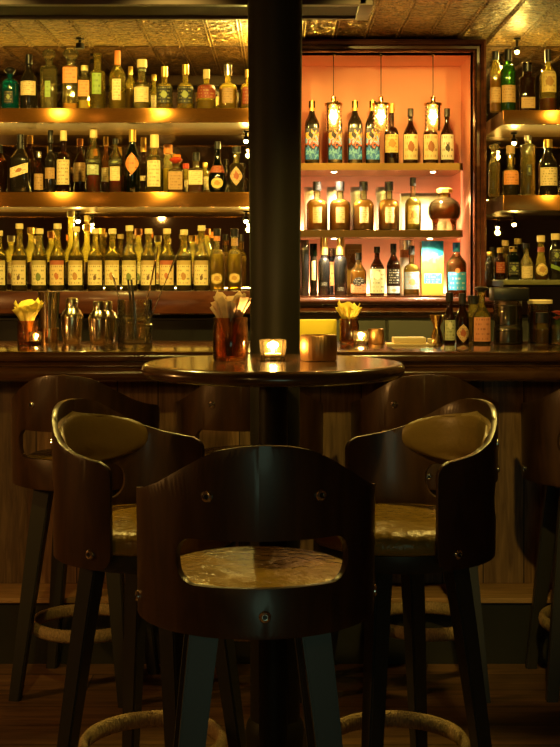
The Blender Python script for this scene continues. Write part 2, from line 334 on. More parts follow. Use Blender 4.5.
o = tag(boxo('wall_mirror', OX1+.004, 2.58, WY-.003, WY+.003, 1.0, CZ-.004, M['mirror']), 'aged mirror behind the bottle shelves right of the coral niche', 'mirror')
# moulded frame round the niche
def rect_sweep(name, prof, x0, x1, z0, z1, mat, parent=None):
    bm = bmesh.new(); rings = []
    for o_, y in prof: rings.append([bm.verts.new(p) for p in ((x0-o_, y, z0-o_), (x1+o_, y, z0-o_), (x1+o_, y, z1+o_), (x0-o_, y, z1+o_))])
    n = len(rings)
    for i in range(n):
        a, b = rings[i], rings[(i+1) % n]
        for k in range(4): bm.faces.new((a[k], a[(k+1) % 4], b[(k+1) % 4], b[k]))
    return fin(name, bm, mat, parent, 30)
fr = empty('niche_frame', (0, 0, 0)); tag(fr, kind='structure'); fr.name = 'trim_1'
rect_sweep('frame_moulding', [(0, NF+0.100), (0, NF+0.005), (.006, NF-0.003), (.012, NF+0.005), (.018, NF+0.012), (.030, NF+0.012), (.036, NF-0.005), (.048, NF-0.014), (.058, NF-0.010), (.061, NF+0.005), (.061, NF+0.100)], NX0, NX1, NZ0+.0, NZ1, M['mahog'], fr)
prof = [(NF-0.060, NZ0-0.005), (NF-0.075, NZ0-0.011), (NF-0.082, NZ0-0.023), (NF-0.075, NZ0-0.035), (NF-0.050, NZ0-0.041), (NF-0.045, NZ0-0.051), (NF-0.065, NZ0-0.061), (NF-0.070, NZ0-0.073), (NF-0.060, NZ0-0.083), (NF-0.035, NZ0-0.090), (NF-0.030, NZ0-0.101), (NF-0.015, NZ0-0.103), (NF-0.015, NZ0-0.005)]
tag(extr_x('trim_2', prof, OX0-.005, OX1+.005, M['mahog']), kind='structure')
boxo('niche_sill', NX0, NX1, NF-0.014, NB-.002, NZ0-0.018, NZ0+0.001, M['mahog'], fr)
# ceiling beam
bmr = empty('ceiling_beam', (0, 0, 0)); tag(bmr, 'long black boxed beam under the tin ceiling, ending just right of the column', 'beam')
bx1 = X(362, 5.31)
boxo('beam_box', -2.3, bx1-.03, 5.04, 5.28, 2.412, CZ-.002, M['beam'], bmr)
boxo('beam_trim', -2.3, bx1+.0, 5.0, 5.04, 2.402, CZ-.002, M['beamtrim'], bmr, .004)
boxo('beam_trim', -2.3, bx1+.0, 5.28, 5.31, 2.402, CZ-.002, M['beamtrim'], bmr, .004)
boxo('beam_end', bx1-.03, bx1+.025, 5.0, 5.31, 2.400, CZ-.002, M['beamtrim'], bmr, .004)
# column
cx_, cy_ = X(275, 3.62), 3.62
co = empty('support_column', (cx_, cy_, 0)); tag(co, 'thick black round iron column from floor to ceiling behind the table', 'column')
latho('shaft', [(.0700, .10), (.0700, 1.1), (.0710, 1.3), (.0775, 2.1), (.0790, CZ-.001)], M['column'], co, 64)
latho('base_collar', [(.085, 0), (.085, .06), (.080, .085), (.0715, .10)], M['column'], co, 48)
# ------------------------------------------------------------------ bar
BF, BBK, BZ = 4.36, 5.04, 1.086
def arc(cy0, cz0, r, a0, a1, n=8): return [(cy0+r*math.cos(math.radians(a0+(a1-a0)*i/n)), cz0+r*math.sin(math.radians(a0+(a1-a0)*i/n))) for i in range(n+1)]
prof = [(BBK, BZ), ] + arc(BF+.018, BZ-.018, .018, 90, 250, 8) + [(BF+.035, BZ-.04), (BF+.035, BZ-.052)] + arc(BF+.024, BZ-.076, .026, 100, 262, 9) + [(BF+.06, BZ-.106), (BBK, BZ-.106)]
bt = empty('bar_worktop', (0, 0, 0)); tag(bt, 'long polished dark wood bar top with a rounded double nosing', 'bar top')
extr_x('top_slab', prof, -2.5, 2.5, M['bartop'], bt)
bc = empty('bar_counter', (0, 0, 0)); tag(bc, 'bar counter base clad in weathered vertical planks with a foot ledge', 'bar counter')
boxo('plank_front', -2.5, 2.5, 4.63, 4.67, .232, BZ-.107, M['barfront'], bc)
boxo('carcass', -2.5, 2.5, 4.67, 4.85, .0, BZ-.107, M['cab'], bc)
boxo('foot_ledge', -2.5, 2.5, 4.42, 4.63, .214, .232, M['step'], bc, .003)
boxo('plinth', -2.5, 2.5, 4.435, 4.67, 0, .2135, M['stepfront'], bc)
# ------------------------------------------------------------------ back bar shelves
SF = 5.69
def shelf(x0, x1, ztop, thick, label, y0=SF, mat='brass', uplight=15):
    r = empty('brass_shelf', (0, 0, 0)); tag(r, label, 'shelf', None)
    boxo('shelf_front', x0, x1, y0, y0+.012, ztop-thick, ztop, M[mat], r, .002)
    boxo('shelf_board', x0, x1, y0+.012, WY-.004, ztop-thick+.002, ztop-.0005, M['brassunder'], r)
    boxo('added_light_channel', x0, x1, WY-.024, WY-.006, ztop, ztop+.005, M['blackm'], r)  # added channel under the hidden uplight
    if uplight:  # hidden uplight added to brighten the bottles and the ceiling
        l = bpy.data.lights.new('added_uplight', 'AREA'); l.shape = 'RECTANGLE'; l.size = x1-x0-.01; l.size_y = .012; l.energy = uplight*(x1-x0); l.color = GOLD
        o = bpy.data.objects.new('added_uplight', l); COL.objects.link(o); o.location = ((x0+x1)/2, WY-.016, ztop+.0065); o.rotation_euler = (PI-.25, 0, 0); o.parent = r
    return r
Z1, Z2, Z3 = Z(108, SF), Z(192, SF), Z(291, SF)
LX0, LX1 = -2.0, X(272, SF)-.012
shelf(LX0, LX1, Z1, .065, 'top brass-fronted shelf left of the column', uplight=8)
shelf(LX0, LX1, Z2, .067, 'middle brass-fronted shelf left of the column')
shelf(LX0, LX1, Z3, .100, 'bottom brown brass shelf left of the column holding the syrup bottles', mat='mahog')
RX0, RX1 = OX1+.008, 2.0
shelf(RX0, RX1, Z(110, SF), .065, 'top brass-fronted shelf right of the coral niche', uplight=8)
shelf(RX0, RX1, Z(195, SF), .069, 'middle brass-fronted shelf right of the coral niche')
ZR3 = Z(280, SF)
r = empty('matted_shelf', (0, 0, 0)); tag(r, 'low shelf edged with an olive bar mat right of the coral niche', 'shelf')
boxo('shelf_board', RX0, RX1, SF+.01, WY-.004, ZR3-.03, ZR3-.006, M['black'], r)
boxo('bar_mat', RX0, RX1, SF, WY-.01, ZR3-.006, ZR3, pm('olive_rubber_mat', (.12, .11, .035), .6, bump=.5, bscale=80), r)
boxo('mat_edge', RX0, RX1, SF-.012, SF, ZR3-.022, ZR3+.001, pm('olive_mat_edge', (.15, .14, .04), .6, bump=.6, bscale=60), r, .004)
# back bar cabinets below
cb = empty('back_bar_cabinet', (0, 0, 0)); tag(cb, 'dark low cabinet run under the back bar shelves', 'cabinet')
boxo('body', -2.4, 2.4, 5.98, WY-.004, 0, 1.14, M['cab'], cb)
x = X(387, 5.96)
for i in range(-4, 3):
    boxo('door', x+.62*i+.006, x+.62*(i+1)-.006, 5.962, 5.98, .1, 1.13, M['cab'], cb, .004)
# niche shelves
def niche_uplight(zt, r):  # hidden uplight and its channel, added to brighten the niche bottles
    boxo('added_light_channel', NX0+.004, NX1-.06, NB-.026, NB-.004, zt, zt+.005, M['blackm'], r)
    l = bpy.data.lights.new('added_uplight', 'AREA'); l.shape = 'RECTANGLE'; l.size = NX1-NX0-.08; l.size_y = .012; l.energy = 3.6; l.color = (1, .72, .36)
    o = bpy.data.objects.new('added_uplight', l); COL.objects.link(o); o.location = ((NX0+NX1)/2-.03, NB-.015, zt+.0065); o.rotation_euler = (PI-.35, 0, 0); o.parent = r
def nshelf(zt, label):
    r = empty('niche_shelf', (0, 0, 0)); tag(r, label, 'shelf')
    bm = bmesh.new(); x1 = X(463.5, NF+.01); t = .033
    pts = [(NX0+.002, NB-.001), (NX0+.002, NF+.012)] + [(x1-.02+.02*math.sin(a), NF+.032-.02*math.cos(a)) for a in [PI/2*i/5 for i in range(6)]] + [(x1, NB-.001)]
    a = [bm.verts.new((p[0], p[1], zt-t)) for p in pts]; b = [bm.verts.new((p[0], p[1], zt)) for p in pts]
    for i in range(len(pts)): bm.faces.new((a[i], a[(i+1) % len(pts)], b[(i+1) % len(pts)], b[i]))
    bm.faces.new(a); bm.faces.new(b)
    fin('shelf_plate', bm, M['nshelf'], r)
    if zt < 1.6: niche_uplight(zt, r)
    return r
niche_uplight(NZ0+.0005, fr)
ZA, ZB, ZC = Z(163, NF+.01), Z(230, NF+.01), NZ0+.0005
nshelf(ZA, 'upper bronze shelf across the coral niche'); nshelf(ZB, 'lower bronze shelf across the coral niche')
# ------------------------------------------------------------------ lamps that belong to the shelves
def puck(x, y, ztop, label, power=1.3, drop=.045, group='small spotlights under the shelves'):
    r = empty('shelf_spotlight', (x, y, ztop)); tag(r, label, 'spotlight', group)
    latho('housing', [(.016, -.0005), (.016, -.008), (.006, -.010), (.006, -drop+.020), (.014, -drop+.016), (.016, -drop), (.012, -drop)], M['black'], r, 20)
    bm = bmesh.new(); bmesh.ops.create_uvsphere(bm, u_segments=12, v_segments=8, radius=.0095)
    for v in bm.verts: v.co.z -= drop+.005
    fin('lens', bm, M['puck'], r, 180)
    l = lamp('lens_light', 'POINT', (0, 0, -drop-.03), power, GOLD, .012); l.parent = r
    return r
py = 6.01
puck(X(78, py), py, Z2-.068, 'left lit spotlight hanging under the middle left shelf', 1.6)
puck(X(246, py), py, Z2-.068, 'lit spotlight under the middle left shelf beside the column', 1.6)
puck(X(246, py), py, Z1-.066, 'lit spotlight under the top left shelf beside the column', 1.8)
puck(X(514, py), py, Z(110, SF)-.066, 'lit spotlight under the top shelf right of the niche', 1.4)
puck(X(514, py), py, Z(195, SF)-.070, 'lit spotlight under the middle shelf right of the niche', 1.4)
puck(X(517, py), py, CZ-.004, 'lit spotlight on the ceiling above the right shelves', 2.2, .06)
puck(X(262, py), py, CZ-.004, 'lit spotlight on the ceiling beside the column', 22.0, .05)
r = empty('ceiling_spot', (X(80, py), py, CZ-.004)); tag(r, 'unlit dark spotlight on the ceiling above the top left shelf', 'spotlight')
latho('housing', [(.02, 0), (.02, -.008), (.007, -.010), (.007, -.022), (.020, -.026), (.022, -.05), (.016, -.05)], M['black'], r, 20)
def npuck(x, y, z, label, pw=15):
    r = empty('niche_spotlight', (x, y, z)); tag(r, label, 'spotlight', 'flat spotlights under the niche shelves')
    latho('rim', [(.018, 0), (.018, -.005), (.013, -.006)], M['silver'], r, 20)
    latho('lens', [(.0125, -.0055), (.0125, -.008), (.008, -.009)], emit('niche_lens', (1, .80, .45), 25), r, 16)
    l = lamp('lens_light', 'SPOT', (0, 0, -.014), pw, (1, .74, .40), .010, (0, 0, -1), 140, .5); l.parent = r; l.rotation_euler = (0, 0, 0)
for (px, z, n) in ((334, ZA, 'flat spotlight under the left of the upper niche shelf'), (433, ZA, 'flat spotlight under the right of the upper niche shelf'), (334, ZB, 'flat spotlight under the left of the lower niche shelf'), (430, ZB, 'flat spotlight under the right of the lower niche shelf')):
    npuck(X(px, NF+.05), NF+.05, z-.0335, n, 24 if z > 1.6 else 12)
# pendants
def pendant(px, label):
    d = NF+.055; r = empty('pendant_lamp', (X(px, d), d, NZ1)); tag(r, label, 'pendant lamp', 'three jar pendants hanging in the niche')
    zt = Z(97, d)-NZ1; zb = Z(131, d)-NZ1
    latho('ceiling_cup', [(.012, -.0005), (.012, -.006), (.004, -.012)], M['brassp'], r, 16)
    tubo('cord', [(0, 0, -.01), (0, 0, zt+.002)], .0018, M['blackm'], r, 6)
    latho('socket', [(.006, zt+.004), (.012, zt), (.012, zt-.022), (.020, zt-.026), (.042, zt-.030), (.043, zt-.040), (.036, zt-.042)], M['brassp'], r, 28)
    h = zb-(zt-.040); pr = []
    for i in range(25):
        f = i/24; pr.append((.038+.0016*math.sin(f*2*PI*6), zt-.041+h*f))
    latho('glass_jar', pr, M['clear'], r, 28, close=False, smooth=180)
    b = latho('bulb', [(.008, zt-.042), (.010, zt-.050), (.018, zt-.075), (.021, zt-.095), (.017, zt-.118), (.008, zt-.130), (.001, zt-.133)], glass('bulb_glass_'+str(px), (1, .85, .55), .03), r, 20, smooth=180)
    pts = [(.009*math.cos(k*1.1)*(1-.3*(k % 2)), .009*math.sin(k*1.1), zt-.060-.045*((k % 2))-.0006*k) for k in range(14)]
    tubo('filament', pts, .0016, M['bulb'], b, 5)
    l = lamp('bulb_light', 'POINT', (0, 0, zt-.09), 19, (1, .62, .26), .016); l.parent = r
pendant(333.5, 'left jar pendant lamp in the niche, before the painted-label bottles')
pendant(381, 'middle jar pendant lamp in the niche, before the last painted-label bottle')
pendant(433, 'right jar pendant lamp in the niche, before the cream-label bottles')
# ------------------------------------------------------------------ bottles
def patch(bm_uv, rf, z0, z1, ang, shape='rect', slant=0, nu=14, nv=8):
    bm = bmesh.new(); uvl = bm.loops.layers.uv.new('UVMap'); g = []
    for j in range(nv+1):
        v = j/nv; row = []
        k = 1.0
        if shape == 'oval': k = math.sqrt(max(1-(2*v-1)**2, 0.0004))
        if shape == 'diamond': k = max(1-abs(2*v-1)**1.4, .02)
        for i in range(nu+1):
            u = i/nu; uu = (u-.5)*k; a = -PI/2+uu*2*ang
            z = z0+(z1-z0)*v+slant*(u-.5)
            q = rf(a, z); row.append((bm.verts.new((q*math.cos(a), q*math.sin(a), z)), uu+.5, v))
        g.append(row)
    for j in range(nv):
        for i in range(nu):
            c = (g[j][i], g[j][i+1], g[j+1][i+1], g[j+1][i])
            f = bm.faces.new([p[0] for p in c])
            for l, p in zip(f.loops, c): l[uvl].uv = (p[1], p[2])
    return bm
def bottle(name, label, d, zb, xc, w, top, sh, glassm, nw=None, liq=None, lev=.8, lab=None, cap=None, n=2, cat='bottle', group=None, style='wine', capr=1.0):
    """xc, w, top, sh (shoulder) measured off the photo at depth d; zb is the real height of the shelf"""
    s = F/d; r = w/2/s; H = Z(top, d)-zb; S = min(Z(sh, d)-zb, H*.86)
    nr = (nw/2/s if nw else r*.36); ch = (cap[1]/s if cap else 0)
    root = empty(name, (X(xc, d), d, zb)); tag(root, label, cat, group)
    if style == 'wine':
        pr = [(r*.5, .0, n), (r*.90, .0, n), (r, .006, n), (r, S*.92, n)]
        dh = min((H-S)*.5, r*1.7)
        for i in range(1, 9):
            f = i/8; pr.append((nr+(r-nr)*(.5+.5*math.cos(PI*f))**.9, S*.92+(S*.08+dh)*f, 2 if f > .6 else n+(2-n)*f/.6))
        pr += [(nr, max(H-ch*.6-.006, S+dh+.004)), (nr*1.12, max(H-ch*.6-.005, S+dh+.005)), (nr*1.12, H-.002), (nr*.9, H)]
    elif style == 'round':   # broad round shoulders
        pr = [(r*.5, .0, n), (r*.92, .0, n), (r, .006, n), (r, S*.80, n)]
        for i in range(1, 9):
            a = PI/2*i/8; pr.append((nr+(r-nr)*math.cos(a), S*.80+S*.20*math.sin(a)*1.15, n if i < 4 else 2))
        pr += [(nr, H-.012), (nr*1.15, H-.010), (nr*1.15, H)]
    elif style == 'onion':
        pr = [(r*.5, 0), (r*.75, 0), (r*.95, S*.15), (r, S*.42), (r*.95, S*.65), (r*.7, S*.9), (nr*1.5, S*1.12), (nr*1.1, S*1.4), (nr, H*.88), (nr*1.2, H*.89), (nr*1.2, H)]
    elif style == 'cyl':
        pr = [(r*.5, .0, n), (r*.95, .0, n), (r, .005, n), (r, S*.97, n), (r*.93, S, n), (nr*1.2, S+.004), (nr, S+.01), (nr, H-.010), (nr*1.2, H-.008), (nr*1.2, H)]
    zs = [p[1] for p in pr]
    latho('glass_body', pr, M[glassm], root, 32, n=n, smooth=60)
    def rf(a, z, k=1.012, add=.0009):
        for p, q in zip(pr, pr[1:]):
            if p[1] <= z <= q[1] and q[1] > p[1]:
                f = (z-p[1])/(q[1]-p[1]); rr = p[0]+(q[0]-p[0])*f; e = (p[2] if len(p) > 2 else 2)
                break
        else: rr, e = r, n
        if e != 2: rr = rr/((abs(math.cos(a))**e+abs(math.sin(a))**e)**(1/e))
        return rr*k+add
    if liq:
        lz = S*lev if lev <= 1 else min(H*.8, S*lev); pl = []
        for p in pr:
            if p[1] < lz-.004: pl.append((max(p[0]*.90-.001, .002), max(p[1], .005), p[2] if len(p) > 2 else 2))
        e = pl[-1]; pl.append((rf(0, lz, .9, -.001) if n == 2 else e[0], lz, e[2]))
        latho('liquid', pl, M[liq], root, 24, smooth=60)
    for lb in (lab if isinstance(lab, list) else [lab] if lab else []):
        lm, y0, y1, ang = lb[0], lb[1], lb[2], lb[3]; shp = lb[4] if len(lb) > 4 else 'rect'; sl = lb[5] if len(lb) > 5 else 0
        z1, z0 = Z(y0, d)-zb, Z(y1, d)-zb; z0 = max(z0, .008)
        bm = patch(None, rf, z0, z1, ang, shp, sl); fin('paper_label', bm, M[lm], root, 60)
    if cap:
        cm = cap[0]; cr = nr*1.25*capr; nm = 'stopper' if cm in ('cork', 'clearthick') else 'cap'
        kind = cap[2] if len(cap) > 2 else 'cyl'
        if kind == 'cyl': latho(nm, [(cr*.9, H-ch), (cr, H-ch+.001), (cr, H+.0005), (cr*.9, H+.002)], M[cm], root, 20)
        elif kind == 'ball': latho(nm, [(cr*.8, H-.003), (cr*1.1, H+ch*.1), (cr*1.7, H+ch*.35), (cr*1.8, H+ch*.6), (cr*1.2, H+ch*.9), (cr*.3, H+ch)], M[cm], root, 20, smooth=60)
        elif kind == 'block': latho(nm, [(cr*.9, H-.003), (cr*1.5, H+.001), (cr*1.5, H+ch-.001), (cr*1.3, H+ch)], M[cm], root, 20, n=5)
    return root
def A(px): return px*PI/180
DL = 5.78; DL2 = 5.98
G1 = 'bottles on the top left shelf'; G2 = 'bottles on the middle left shelf'; G3 = 'syrup bottles on the bottom left shelf'
# top left shelf, left to right
bottle('gin_bottle', 'teal glass flask with a black stopper, first on the top left shelf', DL, Z1, 10, 18, 74, 80, 'teal', nw=5, cap=('black', 7, 'ball'), group=G1, style='round', lab=('L_black', 92, 104, A(30)))
bottle('wine_bottle', 'dark wine-shaped bottle with a cream label beside the teal flask', DL, Z1, 29, 17, 55, 80, 'darkg', nw=5.5, cap=('black', 9), lab=('L_cream', 82, 96, A(58)), group=G1)
bottle('crystal_bottle', 'tall clear bottle with glass stopper, right of the dark wine bottle', DL, Z1, 49, 16, 60, 64, 'clear', nw=6, cap=('clearthick', 11, 'ball'), liq='liq_clear', lev=.6, lab=('L_green', 82, 98, A(18)), group=G1, style='cyl', n=5)
bottle('tinted_bottle', 'tall clear bottle with orange upper tint and glass stopper', DL, Z1, 71, 16, 60, 63, 'clear', nw=7, cap=('clearthick', 12, 'ball'), liq='liq_amber', lev=.15, lab=('L_orange', 66, 84, A(45)), group=G1, style='cyl', n=5)
bottle('square_bottle', 'short square bottle with an orange label on the top left shelf', DL, Z1, 84.5, 12, 66, 78, 'clear', nw=6, cap=('creamcap', 5), liq='liq_yel', lev=.3, lab=('L_orange', 81, 97, A(45)), group=G1, style='cyl', n=6)
bottle('green_label_bottle', 'clear bottle with a green label and flared neck, top left shelf', DL, Z1, 97.5, 16, 54, 72, 'olive', nw=7, cap=('clearthick', 3), liq='liq_clear', lev=.8, lab=('L_green', 74, 95, A(34)), group=G1, style='cyl')
bottle('tall_clear_bottle', 'clear bottle with a long orange-foiled neck, top left shelf', DL, Z1, 117.5, 17, 51, 74, 'olive', nw=5, cap=('orangecap', 15), liq='liq_yel', lev=.5, lab=('L_cream', 80, 101, A(30)), group=G1)
bottle('slim_bottle', 'slim pale bottle behind the squat gin bottle, top left shelf', DL2, Z1, 130.5, 10, 67, 82, 'olive', nw=4, cap=('gold', 8), liq='liq_yel', group=G1)
bottle('squat_gin_bottle', 'stout clear bottle with a dark collar and pale cap, top left shelf', DL, Z1, 142, 18, 60, 83, 'clear', nw=8, cap=('creamcap', 8), liq='liq_clear', lev=.9, lab=[('L_black', 69, 72, A(150)), ('L_cream', 88, 103, A(50))], group=G1, style='cyl')
bottle('small_bottle', 'small pale bottle with gold cap behind the black-labelled pair', DL2, Z1, 154, 8, 75, 93, 'olive', nw=4, cap=('gold', 6), lab=('L_cream', 96, 108, A(60)), group=G1)
for xc, tp, t in ((164.5, 67, 'left one of two matching clear bottles with black emblem labels'), (185.5, 65, 'right one of two matching clear bottles with black emblem labels')):
    bottle('black_label_bottle', t, DL, Z1, xc, 16.5, tp, 84, 'olive', nw=5.5, cap=('gold', 10), liq='liq_clear', lab=('L_black', 87, 104, A(62)), group=G1, style='round')
bottle('red_label_bottle', 'clear bottle with a red-brown wrap label, top left shelf', DL, Z1, 206.5, 18.5, 70, 85, 'olive', nw=5.5, cap=('creamcap', 9), liq='liq_yel', lev=.4, lab=('L_red', 84, 99, A(70)), group=G1, style='round')
bottle('pale_bottle', 'clear golden bottle with faint orange label near the column, top left shelf', DL, Z1, 228, 18, 65, 84, 'olive', nw=6.5, cap=('silver', 11), liq='liq_yel', lab=('L_tan', 89, 104, A(36)), group=G1, style='round')
bottle('column_side_bottle', 'bottle with red label half hidden by the column, top left shelf', DL, Z1, 248, 15, 70, 84, 'olive', nw=5, cap=('gold', 8), liq='liq_yel', lab=('L_red', 88, 105, A(45)), group=G1, style='round')
# middle left shelf
bottle('dark_bottle', 'dark bottle cut by the left picture edge, middle left shelf', DL, Z2, -1, 16, 145, 160, 'brownglass', nw=6, cap=('black', 8), group=G2, liq='liq_dark')
bottle('square_whisky_bottle', 'square dark whisky bottle with a slanting cream label', DL, Z2, 20.5, 19, 135, 158, 'darkg', nw=6, cap=('black', 14), lab=('L_whiteo', 166, 176, A(48), 'rect', .026), group=G2, n=5)
bottle('dark_bottle', 'dark bottle behind the slanting-label whisky bottle', DL2, Z2, 30, 12, 136, 160, 'brownglass', nw=5, cap=('gold', 8), liq='liq_dark', group=G2)
bottle('small_tan_bottle', 'small dark bottle with a tan label, middle left shelf', DL, Z2, 39, 10, 152, 168, 'brownglass', nw=4, cap=('silver', 6), liq='liq_dark', lab=('L_tan', 174, 190, A(60)), group=G2)
bottle('wine_bottle', 'black wine bottle with a small square cream label', DL, Z2, 50.5, 11.5, 131, 160, 'darkg', nw=4.5, cap=('black', 12), lab=('L_tan', 168, 179, A(52)), group=G2)
bottle('cream_label_bottle', 'dark bottle with a large cream label and cream cap', DL, Z2, 63.5, 13.5, 131, 153, 'brownglass', nw=5.5, cap=('creamcap', 10), liq='liq_dark', lab=('L_cream', 160, 185, A(62)), group=G2, style='round')
bottle('back_amber_bottle', 'brown bottle with tan label between the cream-label and red aperitif bottles', DL2, Z2, 80, 13, 139, 163, 'brownglass', nw=5, cap=('orangecap', 7), liq='liq_brown', lab=('L_tan', 163, 182, A(60)), group=G2)
bottle('aperitif_bottle', 'clear bottle of red aperitif with a green and white label', DL, Z2, 93.5, 15, 129, 152, 'clear', nw=6, cap=('creamcap', 9), liq='liq_red', lev=.42, lab=[('L_black', 160, 163.5, A(72)), ('L_sage', 165, 175, A(48))], group=G2)
bottle('slim_amber_bottle', 'slim amber bottle between the two red aperitif bottles', DL2, Z2, 106, 9, 137, 160, 'amberg', nw=4, cap=('gold', 9), liq='liq_amber', lab=('L_cream', 168, 182, A(60)), group=G2)
bottle('slanted_label_bottle', 'red aperitif bottle with a slanting dark neck band', DL, Z2, 115.5, 14, 139, 157, 'clear', nw=5, cap=('black', 5), liq='liq_red', lev=.45, lab=[('L_black', 160, 165, A(70), 'rect', .010), ('L_cream', 167, 181, A(42))], group=G2)
bottle('medallion_bottle', 'dark bottle with an orange diamond medallion label and gold neck', DL, Z2, 132.5, 15, 130, 155, 'dgreen', nw=6, cap=('gold', 12), liq='liq_dark', lab=('L_orange', 153, 175, A(60), 'diamond'), group=G2)
bottle('slim_gold_bottle', 'slim dark bottle with yellow neck right of the medallion bottle', DL2, Z2, 143.5, 8, 138, 162, 'brownglass', nw=4.5, cap=('gold', 14), liq='liq_dark', lab=('L_cream', 176, 181, A(60)), group=G2)
bottle('cream_stopper_bottle', 'clear wide bottle with a yellow label and tall cream stopper', DL, Z2, 154.5, 18, 135, 156, 'clear', nw=7, cap=('creamcap', 13), liq='liq_clear', lab=('L_cream', 161, 187, A(44)), group=G2, style='round')
bottle('peach_cap_bottle', 'clear bottle with peach-coloured cap behind the yellow-label bottle', DL2, Z2, 168, 11, 145, 162, 'clear', nw=7, cap=('orangecap', 9), liq='liq_yel', group=G2)
bottle('red_knob_bottle', 'square tan-labelled bottle with a red knob stopper', DL, Z2, 176, 16, 163, 170, 'clear', nw=6, cap=('redcap', 6, 'ball'), liq='liq_brown', lab=('L_tan', 172, 190, A(43)), group=G2, style='cyl', n=6)
bottle('small_red_cap_bottle', 'small bottle with an orange-red cap behind the red knob bottle', DL2, Z2, 186, 8, 164, 174, 'olive', nw=5, cap=('redcap', 5), lab=('L_cream', 180, 192, A(55)), group=G2)
bottle('black_cap_bottle', 'square short bottle with plain tan label and black cap', DL, Z2, 196, 15.5, 153, 169, 'clear', nw=6, cap=('black', 8), liq='liq_brown', lab=('L_cream', 171, 185, A(44)), group=G2, style='cyl', n=6)
bottle('small_cream_bottle', 'small cream-labelled bottle left of the onion-shaped bottle', DL2, Z2, 205, 8, 163, 174, 'olive', nw=4, cap=('gold', 4), lab=('L_cream', 177, 190, A(70)), group=G2)
bottle('onion_bottle', 'dark onion-shaped liqueur bottle with red collar and gold medallion', DL, Z2, 217.5, 18.5, 142, 166, 'dgreen', nw=5, cap=('black', 7), liq='liq_dark', lab=[('L_red', 166, 173, A(60)), ('L_medal', 178, 189, A(38), 'oval')], group=G2, style='onion')
bottle('crest_bottle', 'dark bottle with pink crest label and silver cap beside the column', DL, Z2, 236.5, 16, 147, 164, 'clear', nw=7, cap=('black', 6), liq='liq_dark', lev=.98, lab=('L_crest', 167, 186, A(48), 'diamond'), group=G2, style='round')
# bottom left shelf: syrups
sy = [(-1, 231, 'L_syrupg', 'cream-labelled syrup bottle cut by the left picture edge'),
      (19.5, 224, 'L_syrupd', 'first whole syrup bottle from the left, dark fruit on its label'),
      (39.5, 229, 'L_syrupg', 'second whole syrup bottle from the left, behind the yellow napkins'),
      (57.5, 224, 'L_syrupr', 'syrup bottle with a red-banded label above the tall shaker'),
      (76, 227, 'L_syrup', 'syrup bottle under the left shelf spotlight'),
      (95.5, 229, 'L_syrupd', 'syrup bottle with black fruit label above the second cobbler shaker'),
      (112.5, 229, 'L_syrup', 'syrup bottle behind the bar spoon bowl, left of the black tongs'),
      (129.5, 226, 'L_syrupg', 'syrup bottle directly behind the black tongs'),
      (148.5, 229, 'L_syrupd', 'syrup bottle crossed by the bright gold bar spoon'),
      (167, 229, 'L_syrupr', 'syrup bottle right of the gold bar spoon tip'),
      (184, 230, 'L_syrup', 'second syrup bottle left of the oval-label pair'),
      (201.5, 226, 'L_syrupd', 'last tall syrup bottle before the two oval-label bottles')]
for xc, tp, lm, t in sy:
    bottle('syrup_bottle', t, DL, Z3, xc, 15.8, tp, 256, 'olive', nw=6.2, cap=('creamcap', 5), liq='liq_syrup', lev=1.0, lab=(lm, 260.5, 285, A(58)), group=G3)
bk = [(11, 236, 'rear syrup bottle between the left edge and first whole syrup'), (31, 228, 'rear syrup bottle behind the two leftmost whole syrups'), (51.5, 232, 'rear syrup bottle left of the red-banded syrup'), (71, 211, 'tallest rear bottle, its gold neck rising beside the left shelf spotlight'),
      (87, 225, 'rear bottle just right of the left shelf spotlight'), (138.5, 229, 'rear syrup bottle right of the black tongs'), (158, 236, 'rear syrup bottle behind the gold bar spoon tip'), (192.5, 236, 'rear syrup bottle between the last two tall syrups'), (207, 229, 'rear syrup bottle left of the oval-label pair')]
for i, (xc, tp, t) in enumerate(bk):
    bottle('rear_syrup_bottle', t, DL2, Z3, xc, 14, tp, 252, 'olive', nw=6, cap=(('creamcap', 'gold', 'orangecap')[i % 3], 6), liq='liq_syrup', lev=.7, lab=(('L_syrup', 'L_tan', 'L_syrupg')[i % 3], 262, 284, A(55)), group='rear row of bottles on the bottom left shelf')
bottle('oval_label_bottle', 'faceted clear bottle with oval label and orange collar, left one of two', DL, Z3, 217, 15, 229, 250, 'clear', nw=6, cap=('black', 7), liq='liq_yel', lev=.9, lab=[('L_medal', 273, 284, A(45), 'oval'), ('L_orange', 236, 241, A(120))], group=G3, style='round')
bottle('oval_label_bottle', 'faceted clear bottle with oval label and dark cap beside the column', DL, Z3, 234.5, 14.5, 229, 250, 'clear', nw=6.5, cap=('black', 8), liq='liq_yel', lev=.9, lab=[('L_medal', 273, 283, A(45), 'oval'), ('L_tan', 238, 246, A(120))], group=G3, style='round')
